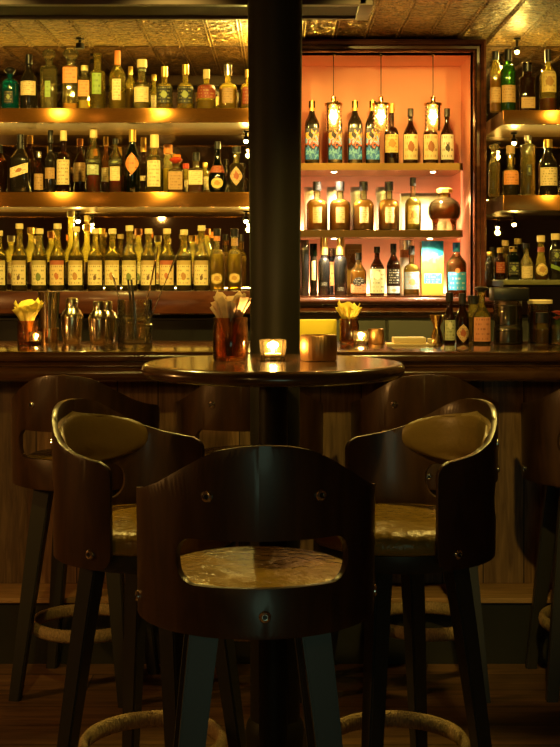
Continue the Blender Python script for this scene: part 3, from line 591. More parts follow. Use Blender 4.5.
# niche, upper shelf
DN = 6.20; GA = 'bottles on the upper niche shelf'; GB = 'amber bottles on the lower niche shelf'; GC = 'bottles on the niche sill'
for xc, t in ((312, 'black bottle with painted blue and red label, first in the niche row'), (335, 'black painted-label bottle glowing behind the left pendant lamp'), (355, 'black painted-label bottle standing between the left and middle pendants'), (372.5, 'black painted-label bottle partly behind the middle pendant lamp')):
    b = bottle('painted_label_bottle', t, DN, ZA, xc, 14.5, 101, 122, 'darkg', nw=5.5, cap=('gold', 10), lab=('L_art', 129, 160, A(45)), group=GA, n=5)
bottle('banded_whisky_bottle', 'brown whisky bottle with gold banded label beside the painted-label bottles', DN, ZA, 391.5, 14.5, 104, 128, 'brownglass', nw=5, cap=('gold', 9), liq='liq_brown', lab=('L_medal', 135, 153, A(60)), group=GA, style='round')
for xc, lm, t in ((410.5, 'L_whiteo', 'cream-label whisky bottle between the middle and right pendants'), (430.5, 'L_whiteo', 'cream-label whisky bottle behind the right pendant lamp'), (447, 'L_white', 'white-label whisky bottle at the right end of the upper niche shelf')):
    bottle('cream_label_whisky_bottle', t, DN, ZA, xc, 15 if xc < 445 else 13.5, 109, 134, 'brownglass', nw=4.8, cap=('black', 8), liq='liq_amber', lab=(lm, 135, 160, A(66)), group=GA)
# niche, lower shelf
DB = 6.11
for i, (xc, lm) in enumerate(((317, 'L_cream'), (340, 'L_cream'), (363.5, 'L_cream'), (389, 'L_cream'))):
    wh = ('leftmost of four', 'second of four', 'third of four', 'last of four')[i]
    bottle('amber_spirit_bottle', wh+' round-shouldered amber bottles before silver tins', DB, ZB, xc, 21, 182, 200, 'clear', nw=7, cap=('darkcan', 9), liq='liq_amber', lev=1.0, lab=(lm, 207.5, 223, A(24)), group=GB, style='round')
    c = empty('silver_tin', (X(xc-5, 6.28), 6.28, ZB)); tag(c, wh+' polished silver tins behind the amber bottles', 'tin', 'silver tins in the niche')
    latho('tin_body', [(.037, 0), (.040, .002), (.040, .175), (.0395, .176)], M['canister'], c, 32); latho('lid', [(.0412, .176), (.0412, .214), (.039, .217), (.030, .217)], M['canister'], c, 32)
bottle('yellow_spirit_bottle', 'yellow bottle with dark cap left of the round decanter', DB, ZB, 413, 16, 178, 199, 'clear', nw=5, cap=('black', 8), liq='liq_yel', lev=1.05, lab=('L_medal', 206, 224, A(40)), group=GB, style='round')
o = boxo('white_gift_box', 0, X(447, 6.30)-X(401, 6.30), 0, .07, 0, Z(193, 6.30)-ZB, M['whitebox'], None, .002); o.location = (X(401, 6.30), 6.30, ZB); tag(o, 'glowing white box behind the yellow bottle and decanter', 'box')
# decanter
dx = X(444.5, DB); dr = empty('round_decanter', (dx, DB, ZB+.0008)); tag(dr, 'round glass decanter of dark cognac on a clear foot', 'decanter'); k = DB/F
bm = bmesh.new(); lathe(bm, [(10*k, 0), (12*k, .001), (12*k, 3*k), (12.5*k, 10*k), (14.5*k, 12*k), (16.3*k, 17*k), (16.3*k, 23*k), (14*k, 28*k), (9*k, 31.5*k), (6*k, 33*k), (6*k, 36*k), (7*k, 36.5*k)], 36); fin('glass_body', bm, M['clear'], dr, 60)
latho('cognac', [(12*k, 11.5*k), (13.8*k, 13.5*k), (15.5*k, 17.5*k), (15.5*k, 22.5*k), (13.3*k, 27.5*k)], M['liq_brown'], dr, 32); latho('stopper', [(4*k, 34*k), (4*k, 37*k), (8*k, 37.5*k), (8.5*k, 41*k), (6*k, 42.5*k)], M['gold'], dr, 8)
# niche sill
def tin_can(name, label, d, zb, xc, w, top, mat, lidm=None, cat='tin', lab=None):
    s = F/d; r = w/2/s; H = Z(top, d)-zb; c = empty(name, (X(xc, d), d, zb)); tag(c, label, cat, 'tins on the niche sill')
    latho('tin_body', [(r*.95, 0), (r, .002), (r, H*.82)], M[mat], c, 28); latho('lid', [(r*1.02, H*.82), (r*1.02, H-.002), (r*.96, H), ], M[lidm or mat], c, 28)
    if lab:
        bm = patch(None, lambda a, z: r*1.01+.0006, H*lab[1], H*lab[2], A(75)); fin('paper_label', bm, M[lab[0]], c, 60)
    return c
DC = 6.12; DC2 = 6.28
tin_can('dark_tin', 'slim gunmetal tin beside the column on the niche sill', DC, ZC, 304.5, 9, 240, 'darkcan', 'silver')
bottle('black_green_bottle', 'slim black bottle with dark green top on the niche sill', DC, ZC, 313.5, 7.5, 244, 262, 'darkg', nw=6, cap=('dgreen', 12), lab=('L_cream', 261, 280, A(30)), group=GC)
bottle('gunmetal_flask', 'left gunmetal bottle with a long pale gold neck', DC, ZC, 324, 12, 236, 259, 'darkcan', nw=6.5, cap=('gold', 19), lab=('L_bw', 282, 286, A(35)), group=GC, style='round')
tin_can('copper_tin', 'dark tin with a copper band between the two gunmetal bottles', DC2, ZC, 331, 13, 248, 'darkcan', 'silver', lab=('L_orange', .2, .7))
bottle('gunmetal_flask', 'right gunmetal bottle with a bright gold neck', DC, ZC, 340.5, 13.5, 238, 257, 'darkcan', nw=6.5, cap=('gold', 17), lab=('L_bw', 287, 291, A(30)), group=GC, style='round')
def carton(name, label, d, zb, x0, x1, top, depth, mat, extra=None):
    c = empty(name, (X((x0+x1)/2, d), d, zb)); tag(c, label, 'box', 'cartons in the niche'); w = (x1-x0)*d/F; H = Z(top, d)-zb
    bm = bmesh.new(); box(bm, -w/2, w/2, 0, depth, 0, H); bevel(bm, .0015, 1); fin('carton_body', bm, M[mat], c)
    for (lm, u0, u1, v0, v1) in extra or []:
        bm = bmesh.new(); uvl = bm.loops.layers.uv.new('UVMap'); P = [(u0, v0), (u1, v0), (u1, v1), (u0, v1)]
        f = bm.faces.new([bm.verts.new((-w/2+w*u, -.0006, H*v)) for u, v in P])
        for l, p in zip(f.loops, ((0, 0), (1, 0), (1, 1), (0, 1))): l[uvl].uv = p
        fin('printed_panel', bm, M[lm], c, 0)
carton('gold_carton', 'tall gold carton behind the first amber whiskey on the sill', 6.28, ZC, 345, 362, 244, .07, 'goldbox', [('L_medal', .1, .9, .5, .9)])
bottle('amber_whiskey_bottle', 'amber whiskey bottle with round black badge on the sill', DC, ZC, 358.5, 15.5, 253, 271, 'clear', nw=5.5, cap=('black', 7), liq='liq_amber', lev=1.0, lab=[('L_pink', 284, 293, A(60)), ('L_bw', 277, 287, A(40), 'oval')], group=GC, n=4)
bottle('sage_label_bottle', 'whiskey bottle with a sage and cream label on the sill', DC, ZC, 377, 14.5, 247, 267, 'brownglass', nw=5, cap=('black', 6), liq='liq_brown', lev=1.1, lab=('L_sage', 269, 293, A(62)), group=GC, n=4)
bottle('black_label_whiskey_bottle', 'brown whiskey bottle with black and white label on the sill', DC, ZC, 393.5, 14, 244, 264, 'brownglass', nw=5, cap=('black', 9), liq='liq_brown', lev=1.1, lab=[('L_bw', 269, 284, A(55)), ('L_paleblue', 286, 293, A(55))], group=GC)
tin_can('white_tin', 'pale tube tin with an orange dot behind the yellow whisky', DC2, ZC, 407, 15, 240, 'whitebox', 'silver', cat='tin', lab=('L_orange', .68, .82))
bottle('pale_blue_label_bottle', 'yellow whisky bottle with a pale blue label on the sill', DC, ZC, 411.5, 16, 246, 265, 'clear', nw=5, cap=('darkcan', 9), liq='liq_yel', lev=1.1, lab=('L_paleblue', 272, 289, A(62)), group=GC, style='round')
carton('tropical_carton', 'teal and yellow tropical-print carton on the sill', 6.13, ZC, 421.5, 443.5, 241, .08, 'L_teal', [('L_teal', .0, 1, .42, 1), ('L_blue', .12, .92, .22, .40)])
bottle('blue_label_bottle', 'broad rum bottle with blue cap and blue label at the sill end', DC, ZC, 456.5, 20, 243, 262, 'clear', nw=6, cap=('tealcap', 9), liq='liq_brown', lev=1.1, lab=[('L_blue', 272, 290, A(60)), ('L_orange', 268, 273, A(14), 'oval')], group=GC)
# right shelves
ZR1, ZR2 = Z(110, SF), Z(195, SF); GR1 = 'bottles on the top right shelf'; GR2 = 'bottles on the middle right shelf'; GR3 = 'bottles on the low right shelf'
bottle('amber_slim_bottle', 'amber bottle next to the niche frame, top right shelf', DL, ZR1, 495.5, 11, 52, 68, 'olive', nw=5, cap=('black', 8), liq='liq_amber', lab=('L_tan', 88, 103, A(60)), group=GR1)
bottle('green_bottle', 'bright green glass bottle with dark lower half, top right shelf', DL, ZR1, 508, 15, 50, 66, 'green', nw=6, cap=('black', 11), liq='liq_dark', lev=.5, lab=('L_tan', 86, 103, A(62)), group=GR1, style='round')
bottle('red_brown_bottle', 'red-brown square bottle with a black cap, top right shelf', DL, ZR1, 527, 15.5, 63, 78, 'brownglass', nw=7.5, cap=('black', 9), liq='liq_brown', lev=1.1, lab=('L_tan', 98, 109, A(45)), group=GR1, style='cyl', n=5)
bottle('flower_label_bottle', 'clear bottle with long black neck and floral label, top right shelf', DL, ZR1, 548, 17, 50, 74, 'olive', nw=5, cap=('black', 12), liq='liq_red', lev=.35, lab=('L_medal', 72, 93, A(55)), group=GR1)
bottle('edge_bottle', 'dark bottle cut by the right picture edge, top right shelf', DL, ZR1, 567, 14, 70, 86, 'brownglass', nw=5, cap=('black', 8), group=GR1, liq='liq_dark')
bottle('cut_glass_bottle', 'cut-glass clear bottle against the niche frame, middle right shelf', DL, ZR2, 494, 11, 150, 163, 'clearthick', nw=5, cap=('clearthick', 6, 'ball'), liq='liq_clear', group=GR2, n=3)
bottle('orange_label_bottle', 'clear-necked bottle with a square orange label, middle right shelf', DL, ZR2, 510.5, 17, 146, 170, 'clear', nw=7, cap=('cork', 8), liq='liq_dark', lev=.6, lab=('L_orange', 171, 185, A(58)), group=GR2, style='round')
bottle('tall_cylinder_bottle', 'tall clear cylinder bottle with silver cap, middle right shelf', DL, ZR2, 528, 15, 136, 145, 'clearthick', nw=6, cap=('silver', 5), liq='liq_clear', lab=('L_black', 165, 176, A(18)), group=GR2, style='cyl')
bottle('gold_cap_bottle', 'dark bottle with gold cap and wide cream label, middle right shelf', DL, ZR2, 548, 18.5, 140, 163, 'darkg', nw=7, cap=('gold', 8), lab=('L_cream', 168, 186, A(64)), group=GR2)
bottle('edge_bottle', 'dark bottle cut by the right picture edge, middle right shelf', DL, ZR2, 566, 14, 150, 165, 'darkg', nw=5, cap=('black', 8), group=GR2)
bottle('dark_slim_bottle', 'black slim bottle at the niche frame, low right shelf', DL, ZR3, 489.5, 8, 252, 262, 'darkg', nw=4, cap=('gold', 4), group=GR3)
bottle('red_label_mini_bottle', 'small bottle with red medallions, low right shelf', DL, ZR3, 500, 11, 248, 258, 'brownglass', nw=5, cap=('gold', 5), liq='liq_brown', lab=('L_red', 262, 273, A(50)), group=GR3, style='cyl')
bottle('dark_green_bottle', 'dark green square bottle with gold cap, low right shelf', DL, ZR3, 513, 11.5, 247, 256, 'dgreen', nw=6, cap=('gold', 5), liq='liq_dark', lab=('L_black', 262, 275, A(50)), group=GR3, style='cyl', n=5)
bottle('small_clear_bottle', 'small clear bottle with pale label, low right shelf', DL, ZR3, 526.5, 13, 244, 263, 'clear', nw=5.5, cap=('black', 4), liq='liq_yel', lab=('L_cream', 266, 278, A(55)), group=GR3)
bottle('round_badge_bottle', 'clear bottle with a gold and red round badge, low right shelf', DL, ZR3, 541, 15, 236, 262, 'olive', nw=6.5, cap=('creamcap', 6), liq='liq_brown', lab=[('L_red', 247, 252, A(80)), ('L_medal', 263, 276, A(50), 'oval')], group=GR3, style='onion')
bottle('black_green_tall_bottle', 'black bottle with slanting green stripe near the right edge, low right shelf', DL, ZR3, 555.5, 13.5, 234, 252, 'darkg', nw=7, cap=('creamcap', 6), lab=[('L_black', 249, 262, A(50)), ('L_green', 266, 270, A(50), 'rect', -.02)], group=GR3)
# ------------------------------------------------------------------ things on the bar
def candle(label, x, y, z, w, h, power=.7):
    r = empty('candle_holder', (x, y, z)); tag(r, label, 'candle', 'lit tealights in glass cups')
    ro = w/2; bm = bmesh.new()
    lathe(bm, [(ro*.80, .0), (ro*.86, .0), (ro*.88, .004), (ro, h*.75), (ro, h), (ro*.90, h), (ro*.88, h*.7), (ro*.80, .012), (.003, .010)], 12, close=True); fin('glass_cup', bm, M['clean'], r, 20)
    latho('wax', [(ro*.6, .013), (ro*.72, .013), (ro*.72, h*.35), (ro*.6, h*.34)], M['wax'], r, 20)
    latho('flame', [(.0006, h*.37), (.0045, h*.46), (.0055, h*.56), (.003, h*.75), (.0004, h*.92)], M['flame'], r, 12, smooth=180)
    l = lamp('flame_light', 'POINT', (0, 0, h*.75), power, (1, .55, .16), .008); l.parent = r
TZ = 1.141; TX, TY, TR = X(273.3, 3.115), 3.115, .320
def sheet_fan(name, label_, cx, cy, z, r, h, n, mat, parent, seed=1, spread=.55):
    """folded paper napkins standing fanned out of a tumbler"""
    rnd = random.Random(seed)
    for k in range(n):
        bm = bmesh.new(); a = 2*PI*k/n+rnd.uniform(-.3, .3); t = Vector((math.cos(a), math.sin(a), 0)); nn = Vector((-t.y, t.x, 0))
        hh = h*rnd.uniform(.8, 1.0); g = []
        for j in range(7):
            v = j/6; row = []
            for i in range(7):
                u = i/6-.5; wd = r*(.55+1.9*v*v)
                out = r*(.12+spread*v*v)+.004*math.sin(u*9+k)*v
                zz = z+hh*v*(1-.25*abs(u)*v)+.004*math.sin(u*14+k*2)*v
                p = Vector((cx, cy, 0))+nn*(u*wd)+t*(out+wd*.35*(.25-u*u)); row.append(bm.verts.new((p.x, p.y, zz)))
            g.append(row)
        for j in range(6):
            for i in range(6): bm.faces.new((g[j][i], g[j][i+1], g[j+1][i+1], g[j+1][i]))
        o = fin('folded_napkin', bm, mat, parent, 180)
        md = o.modifiers.new('s', 'SOLIDIFY'); md.thickness = .0008
def napkin_glass(lg, ln, x, y, z, w, h, nh, mat, n=7, seed=1, spread=.55, gl='amberg'):
    r = empty('napkin_tumbler', (x, y, z)); tag(r, lg, 'tumbler'); ro = w/2
    lathe_p = [(ro*.86, 0), (ro*.94, .001), (ro, .007), (ro, h*.80), (ro*.93, h*.86), (ro*.93, h*.90), (ro*.99, h*.91), (ro*.99, h), (ro*.91, h), (ro*.89, h*.86), (ro*.94, h*.78), (ro*.93, .010), (.003, .009)]
    latho('glass_wall', lathe_p, M[gl], r, 32)
    s = empty('napkin_bundle', (x, y, z)); tag(s, ln, 'napkins')
    sheet_fan('n', '', 0, 0, .014, ro*.82, nh-.014, n, mat, s, seed, spread)
# on the round table
napkin_glass('large amber glass tumbler on the round table by the column', 'brown paper napkins standing in the large amber tumbler', X(230.5, 3.17), 3.17, TZ, 35*3.17/F, 43*3.17/F, 74*3.17/F, M['kraft'], 6, 3, .62)
candle('lit tealight in a clear glass cup in the middle of the round table', X(273, 3.16), 3.16, TZ, 28*3.16/F, 21*3.16/F, 4.5)
cp = empty('bronze_cup', (X(318.5, 3.17), 3.17, TZ)); tag(cp, 'ribbed brushed-bronze cup on the round table right of the column', 'cup'); kk = 3.17/F
prf = [(15*kk, 0), (17.6*kk, .001), (18.2*kk, 3*kk), (18.8*kk, 12*kk), (18.2*kk, 24*kk), (17.4*kk, 25.5*kk), (16.2*kk, 25*kk), (16.8*kk, 22*kk), (17*kk, 4*kk), (.002, 3*kk)]
bm = bmesh.new(); rg = lathe(bm, prf, 120)
for ring in rg[1:5]:
    for i, v in enumerate(ring):
        f = 1-.016*(i % 4 == 0); v.co.x *= f; v.co.y *= f
fin('cup_body', bm, M['bronze'], cp, 60)
# left of the bar top
dB = 4.86; kb = dB/F
napkin_glass('amber glass tumbler at the left end of the bar', 'yellow paper napkins in the tumbler at the left end of the bar', X(28, 4.77), 4.77, BZ, 21*kb, 24*kb, 46*kb, M['paper'], 8, 5, 1.15)
candle('lit tealight beside the left amber tumbler on the bar', X(35.5, 4.75), 4.75, BZ, 14*4.75/F, 13.5*4.75/F, .8)
sh = empty('mixing_tin', (X(49, 4.96), 4.96, BZ)); tag(sh, 'tall polished cocktail tin with brass foot, left of the cobbler shakers', 'shaker'); k = 4.89/F
latho('tin_body', [(9*k, 14.5*k), (9.2*k, 16*k), (11.2*k, 50*k), (11.6*k, 51*k), (10.8*k, 51*k), (8.9*k, 20*k), (.002, 18*k)], M['steel'], sh, 40); latho('brass_foot', [(9.5*k, 0), (10.8*k, .001), (10.8*k, 14*k), (9.5*k, 14.5*k)], M['brassp'], sh, 40)
def cobbler(x, d, sc, label):
    k = d/F*sc; r = empty('cobbler_shaker', (X(x, d), d, BZ)); tag(r, label, 'shaker', 'polished cobbler shakers on the bar')
    latho('cup', [(7.8*k, 0), (8.6*k, 1*k), (10*k, 8*k), (11*k, 20*k), (11*k, 26*k)], M['steel'], r, 40)
    latho('strainer_top', [(11.4*k, 26*k), (11.4*k, 28*k), (10*k, 30*k), (8.6*k, 33*k), (6.2*k, 35.5*k), (5.8*k, 36*k)], M['steel'], r, 40); latho('lid', [(6.2*k, 36*k), (6.3*k, 43*k), (5.5*k, 45*k), (3*k, 45.6*k)], M['steel'], r, 32)
cobbler(72, 4.87, 1.0, 'cobbler shaker next to the tall cocktail tin'); cobbler(99, 4.82, .95, 'front cobbler shaker beside the glass of bar tools'); cobbler(107, 4.91, .92, 'rear cobbler shaker, half behind the front one')
tg = empty('tool_glass', (X(135, 4.86), 4.86, BZ)); tag(tg, 'notched clear glass jar holding bar tools', 'jar'); k = 4.86/F
latho('glass_wall', [(14*k, 0), (17*k, .001), (17.5*k, 2*k), (17.5*k, 19*k), (15.5*k, 21*k), (15.5*k, 24*k), (17.5*k, 26*k), (17.5*k, 44*k), (16.2*k, 44*k), (16.2*k, 27*k), (14.2*k, 24*k), (14.2*k, 21*k), (16*k, 18*k), (16*k, 3*k), (.002, 3*k)], M['clean'], tg, 40)
def spoon(label, x0, z0, x1, z1, mat, tip='bowl', d=4.86, dy=0, r=.0022):
    a = Vector((X(x0, d), d+dy, BZ+z0*k)); b = Vector((X(x1, d), d+dy*2, BZ+z1*k)); root = empty('bar_spoon', (a.x, a.y, a.z)); tag(root, label, 'bar spoon')
    q = b-a; tubo('stem', [(0, 0, 0), q*.5, q*.86], r, mat, root)
    bm = bmesh.new(); bmesh.ops.create_uvsphere(bm, u_segments=12, v_segments=8, radius=1)
    R = q.to_track_quat('Z', 'Y').to_matrix().to_4x4(); L = q.length*.14
    bmesh.ops.transform(bm, matrix=Matrix.Translation(q*.90) @ R @ Matrix.Diagonal((.0085, .004, L*.8, 1)), verts=bm.verts)
    fin('spoon_bowl' if tip == 'bowl' else 'paddle_end', bm, mat, root, 180)
spoon('bright gold bar spoon leaning right out of the tool glass', 139, 5, 158, 96, M['brassp'], 'paddle', 4.86, .004, .0032)
spoon('dull steel bar spoon leaning far right out of the tool glass', 142, 5, 176, 88, M['steel'], 'bowl', 4.87, .008, .0018)
spoon('small bar spoon leaning left out of the tool glass', 130, 5, 113, 69, M['steel'], 'bowl', 4.86, -.004, .002)
t = empty('ice_tongs', (X(133, 4.86), 4.86, BZ)); tag(t, 'black tongs standing in the tool glass', 'tongs')
for sx in (-1, 1): tubo('tong_arm', [(.008+.004*sx, .012, 5*k), (.0+.006*sx, .012, 30*k), (-.014+.006*sx, .012, 64*k)], .0045, M['black'], t)
# right of the column on the bar
o = boxo('yellow_menu_box', X(296, 4.8), X(338, 4.8), 4.915, 4.955, BZ, BZ+.088, M['yellow'], None, .002); tag(o, 'plain yellow card box on the bar right of the column', 'box')
napkin_glass('amber glass tumbler on the bar right of the column', 'yellow paper napkins in the tumbler right of the column', X(349, 4.87), 4.87, BZ, 20*kb, 25*kb, 44*kb, M['paper'], 8, 11, .95)
candle('lit tealight beside the right amber tumbler on the bar', X(361, 4.76), 4.76, BZ, 17*4.76/F, 14*4.76/F, .8)
c2 = copy_tree(cp); c2.location = (X(376, 4.84), 4.84, BZ); c2.scale = (.66, .66, .9); c2['label'] = 'small bronze cup on the bar right of the tealight'
st = empty('napkin_stack', (X(409, 4.74), 4.74, BZ)); tag(st, 'low stack of cream napkins and a tray on the bar', 'napkins')
boxo('tray', -.085, .085, -.05, .06, 0, .008, M['cream'], st, .002); boxo('napkin_pile', -.06, .06, -.035, .05, .008, .030, M['cream'], st, .003); boxo('wooden_clip', .07, .083, -.045, .02, .008, .026, M['cream'], st, .002)
jg = empty('jigger', (X(437, 4.86), 4.86, BZ)); tag(jg, 'hourglass-shaped gold jigger on the bar', 'jigger')
latho('jigger_body', [(7.5*k, 0), (7.6*k, 1*k), (3.6*k, 15*k), (3.4*k, 17*k), (8*k, 28*k), (8.4*k, 28.5*k), (7.6*k, 28*k), (3*k, 17.5*k), (.001, 17*k)], M['brassp'], jg, 28)
GBT = 'small bottles on the bar'
dq = 4.82; z = BZ
bottle('bitters_bottle', 'small bitters bottle with black cap and olive label beside the jigger', dq, z, 449.5, 11, 293, 316, 'brownglass', nw=6, cap=('black', 8), liq='liq_dark', lab=('L_sage', 320, 340, A(60)), group=GBT, cat='bottle')
bottle('bitters_bottle', 'small bitters bottle with a cream diamond label', dq, z, 462.5, 13, 294, 317, 'brownglass', nw=6, cap=('black', 10), liq='liq_dark', lab=('L_crest', 324, 343, A(66), 'diamond'), group=GBT)
bottle('rear_cap_bottle', 'short bottle with a wide black cap behind the diamond-label bitters', 4.91, z, 473.5, 11, 296, 310, 'olive', nw=9, cap=('black', 8), liq='liq_yel', group=GBT)
bottle('orange_label_bar_bottle', 'bar-front bottle with a large orange label and black ball cap', 4.79, z, 481.5, 18, 291, 316, 'olive', nw=6.5, cap=('black', 5, 'ball'), liq='liq_dark', lev=.95, lab=('L_pink', 317, 341, A(62)), group=GBT)
# stacked black-filled glass jars
def jar(label, x, d, zb, w, h, fill, lid=None):
    k = d/F; r = empty('glass_jar', (X(x, d), d, zb)); tag(r, label, 'jar'); R_ = w/2*k; H = h*k
    latho('glass_wall', [(R_*.9, 0), (R_, .003), (R_, H*.86), (R_*.97, H), (R_*.91, H), (R_*.93, H*.85), (R_*.93, .006), (.002, .005)], M['clean'], r, 32)
    latho('contents', [(R_*.85, .0065), (R_*.9, .008), (R_*.9, H*.80), (R_*.7, H*.83)], M[fill], r, 24)
    if lid: latho('lid', [(R_*1.03, H), (R_*1.03, H+.012), (R_*.9, H+.014)], M[lid], r, 24)
    return H
H = jar('lower wide glass of black straws standing on the bar', 508, 4.82, BZ, 29, 18, 'black')
H2 = jar('upper wide glass stacked on the lower black-filled glass', 508, 4.82, BZ+H+.001, 28, 25, 'black')
r = empty('rubber_caddy', (X(509, 4.82), 4.82, BZ+H+H2+.002)); tag(r, 'black ribbed caddy resting on the stacked glasses', 'caddy')
k = 4.82/F; boxo('caddy_body', -18*k, 18*k, -.05, .05, 0, 13*k, M['black'], r, .005)
jar('glass jar with cream lid and yellow fruit on the bar', 540, 4.86, BZ, 24, 40, 'liq_brown', 'cream')
bottle('dark_cap_jar_bottle', 'small bottle with a wide black cap before the cream-lidded jar', 4.75, BZ, 542, 13, 313, 325, 'olive', nw=10, cap=('black', 10), liq='liq_brown', group=GBT, style='cyl')
H = jar('glass of pink flowers at the right edge of the bar', 558, 4.79, BZ, 18, 20, 'liq_clear')
fl = empty('pink_flowers', (X(558, 4.79), 4.79, BZ+.02)); tag(fl, 'small pink-red flowers in the glass at the right edge', 'flowers')
rn = random.Random(4)
petal = pm('pink_petals', (.62, .12, .08), .6); stem = pm('green_stem', (.08, .14, .03), .6)
for k_ in range(9):
    a = rn.uniform(0, 2*PI); q = (.028*math.cos(a)*rn.random(), .028*math.sin(a)*rn.random(), .07+.03*rn.random()); bm = bmesh.new()
    for j in range(7):
        b = 2*PI*j/7; c = Vector(q); e = c+Vector((math.cos(b)*.016, math.sin(b)*.016, .008)); s_ = Vector((-math.sin(b), math.cos(b), 0))*.004; m_ = (c+e)/2+Vector((0, 0, .004))
        bm.faces.new([bm.verts.new(p) for p in (c, m_-s_, e, m_+s_)])
    hd = fin('flower_head', bm, petal, fl, 0); tubo('stem', [(q[0]*.3, q[1]*.3, 0), q], .0012, stem, hd, 5)
# ------------------------------------------------------------------ round table
tb = empty('round_table', (TX, TY, 0)); tag(tb, 'round high table with a dark polished top before the column', 'table')
tp = [(TR-.05, TZ-.034), (TR-.02, TZ-.034)] + [(TR-.017+.017*math.cos(a), TZ-.017+.017*math.sin(a)) for a in [(-PI/2+PI*i/8) for i in range(9)]] + [(TR-.03, TZ+.0)]
latho('tabletop', tp, M['tabletop'], tb, 96, smooth=50)
latho('pedestal', [(.035, .02), (.035, TZ-.05), (.07, TZ-.042), (.09, TZ-.035)], M['column'], tb, 32); latho('foot_plate', [(.10, 0), (.10, .012), (.06, .02), (.035, .022)], M['column'], tb, 40)
# ------------------------------------------------------------------ stools
SR = .2425
def lerp_tab(tab, x):
    for (a, b), (c, d) in zip(tab, tab[1:]):
        if a <= x <= c:
            f = (x-a)/(c-a); f = f*f*(3-2*f) if False else f; return b+(d-b)*f
    return tab[-1][1]
TOP = [(0, 1.040), (12, 1.037), (23, 1.027), (32, 1.008), (43, .983), (55, .958), (68, .941), (82, .931), (100, .922)]
def shell_mesh():
    AM = 95.0; zb = .680; rc = .035
    outer = []
    def sm(a): return (lerp_tab(TOP, max(abs(a)-2, 0))+lerp_tab(TOP, abs(a))+lerp_tab(TOP, min(abs(a)+2, 99)))/3
    U = lambda a: math.radians(a)*SR
    ue = U(AM)
    n = 60
    for i in range(n+1):                                   # top edge, left to right
        a = -AM+7+(2*AM-14)*i/n; outer.append((U(a), sm(a)))
    zt = sm(AM)
    for i in range(1, 7):
        t_ = PI/2*i/6; outer.append((ue-.03+.03*math.sin(t_), zt-.03+.03*math.cos(t_)))
    for i in range(0, 7):
        t_ = PI/2*i/6; outer.append((ue-rc+rc*math.cos(t_), zb+rc-rc*math.sin(t_)))
    for i in range(1, n):
        u = (ue-rc)*(1-2*i/n); outer.append((u, zb))
    for i in range(0, 7):
        t_ = PI/2*i/6; outer.append((-ue+rc-rc*math.sin(t_), zb+rc-rc*math.cos(t_)))
    for i in range(0, 6):
        t_ = PI/2*i/6; outer.append((-ue+.03-.03*math.cos(t_), zt-.03+.03*math.sin(t_)))
    hole = []; hw, z0, z1 = .181, .774, .862
    cs = [(hw-.036, z1-.036, 0, .036), (-hw+.036, z1-.036, 90, .036), (-hw+.042, z0+.042, 180, .042), (hw-.042, z0+.042, 270, .042)]
    for (cu, cz, a0, rr) in cs:
        for i in range(9):
            t_ = math.radians(a0+90*i/8); hole.append((cu+rr*math.cos(t_), cz+rr*math.sin(t_)))
    bm = bmesh.new(); ed = []
    for lp in (outer, hole):
        vs = [bm.verts.new((u, 0, z)) for u, z in lp]
        for i in range(len(vs)): ed.append(bm.edges.new((vs[i], vs[(i+1) % len(vs)])))
    bmesh.ops.triangle_fill(bm, use_beauty=True, use_dissolve=False, edges=ed, normal=(0, -1, 0))
    for i in range(-38, 39):
        bmesh.ops.bisect_plane(bm, geom=bm.verts[:]+bm.edges[:]+bm.faces[:], plane_co=(i*.0105, 0, 0), plane_no=(1, 0, 0), dist=1e-5)
    bmesh.ops.remove_doubles(bm, verts=bm.verts, dist=1e-5)
    for v in bm.verts:
        a = v.co.x/SR; z = v.co.z; rr = SR-.007+.012*(z-.85)
        v.co = (rr*math.sin(a), -rr*math.cos(a), z)
    return bm
def bolt(parent, a, z):
    a = math.radians(a); rr = SR-.007+.012*(z-.85)+.0068; r = empty('b', (0, 0, 0)); COL.objects.unlink(r); bpy.data.objects.remove(r)
    bm = bmesh.new(); lathe(bm, [(.0115, 0), (.0115, .002), (.0095, .0045), (.006, .0055), (.0055, .003)], 20)
    T = Matrix.Rotation(a, 4, 'Z') @ Matrix.Translation((0, -rr, z)) @ Matrix.Rotation(PI/2, 4, 'X')
    bmesh.ops.transform(bm, matrix=T, verts=bm.verts); o = fin('bolt', bm, M['chrome'], parent)
    bm = bmesh.new(); lathe(bm, [(.005, .0025), (.005, .0034)], 6); bmesh.ops.transform(bm, matrix=T, verts=bm.verts); fin('hex_socket', bm, M['hexdark'], o)
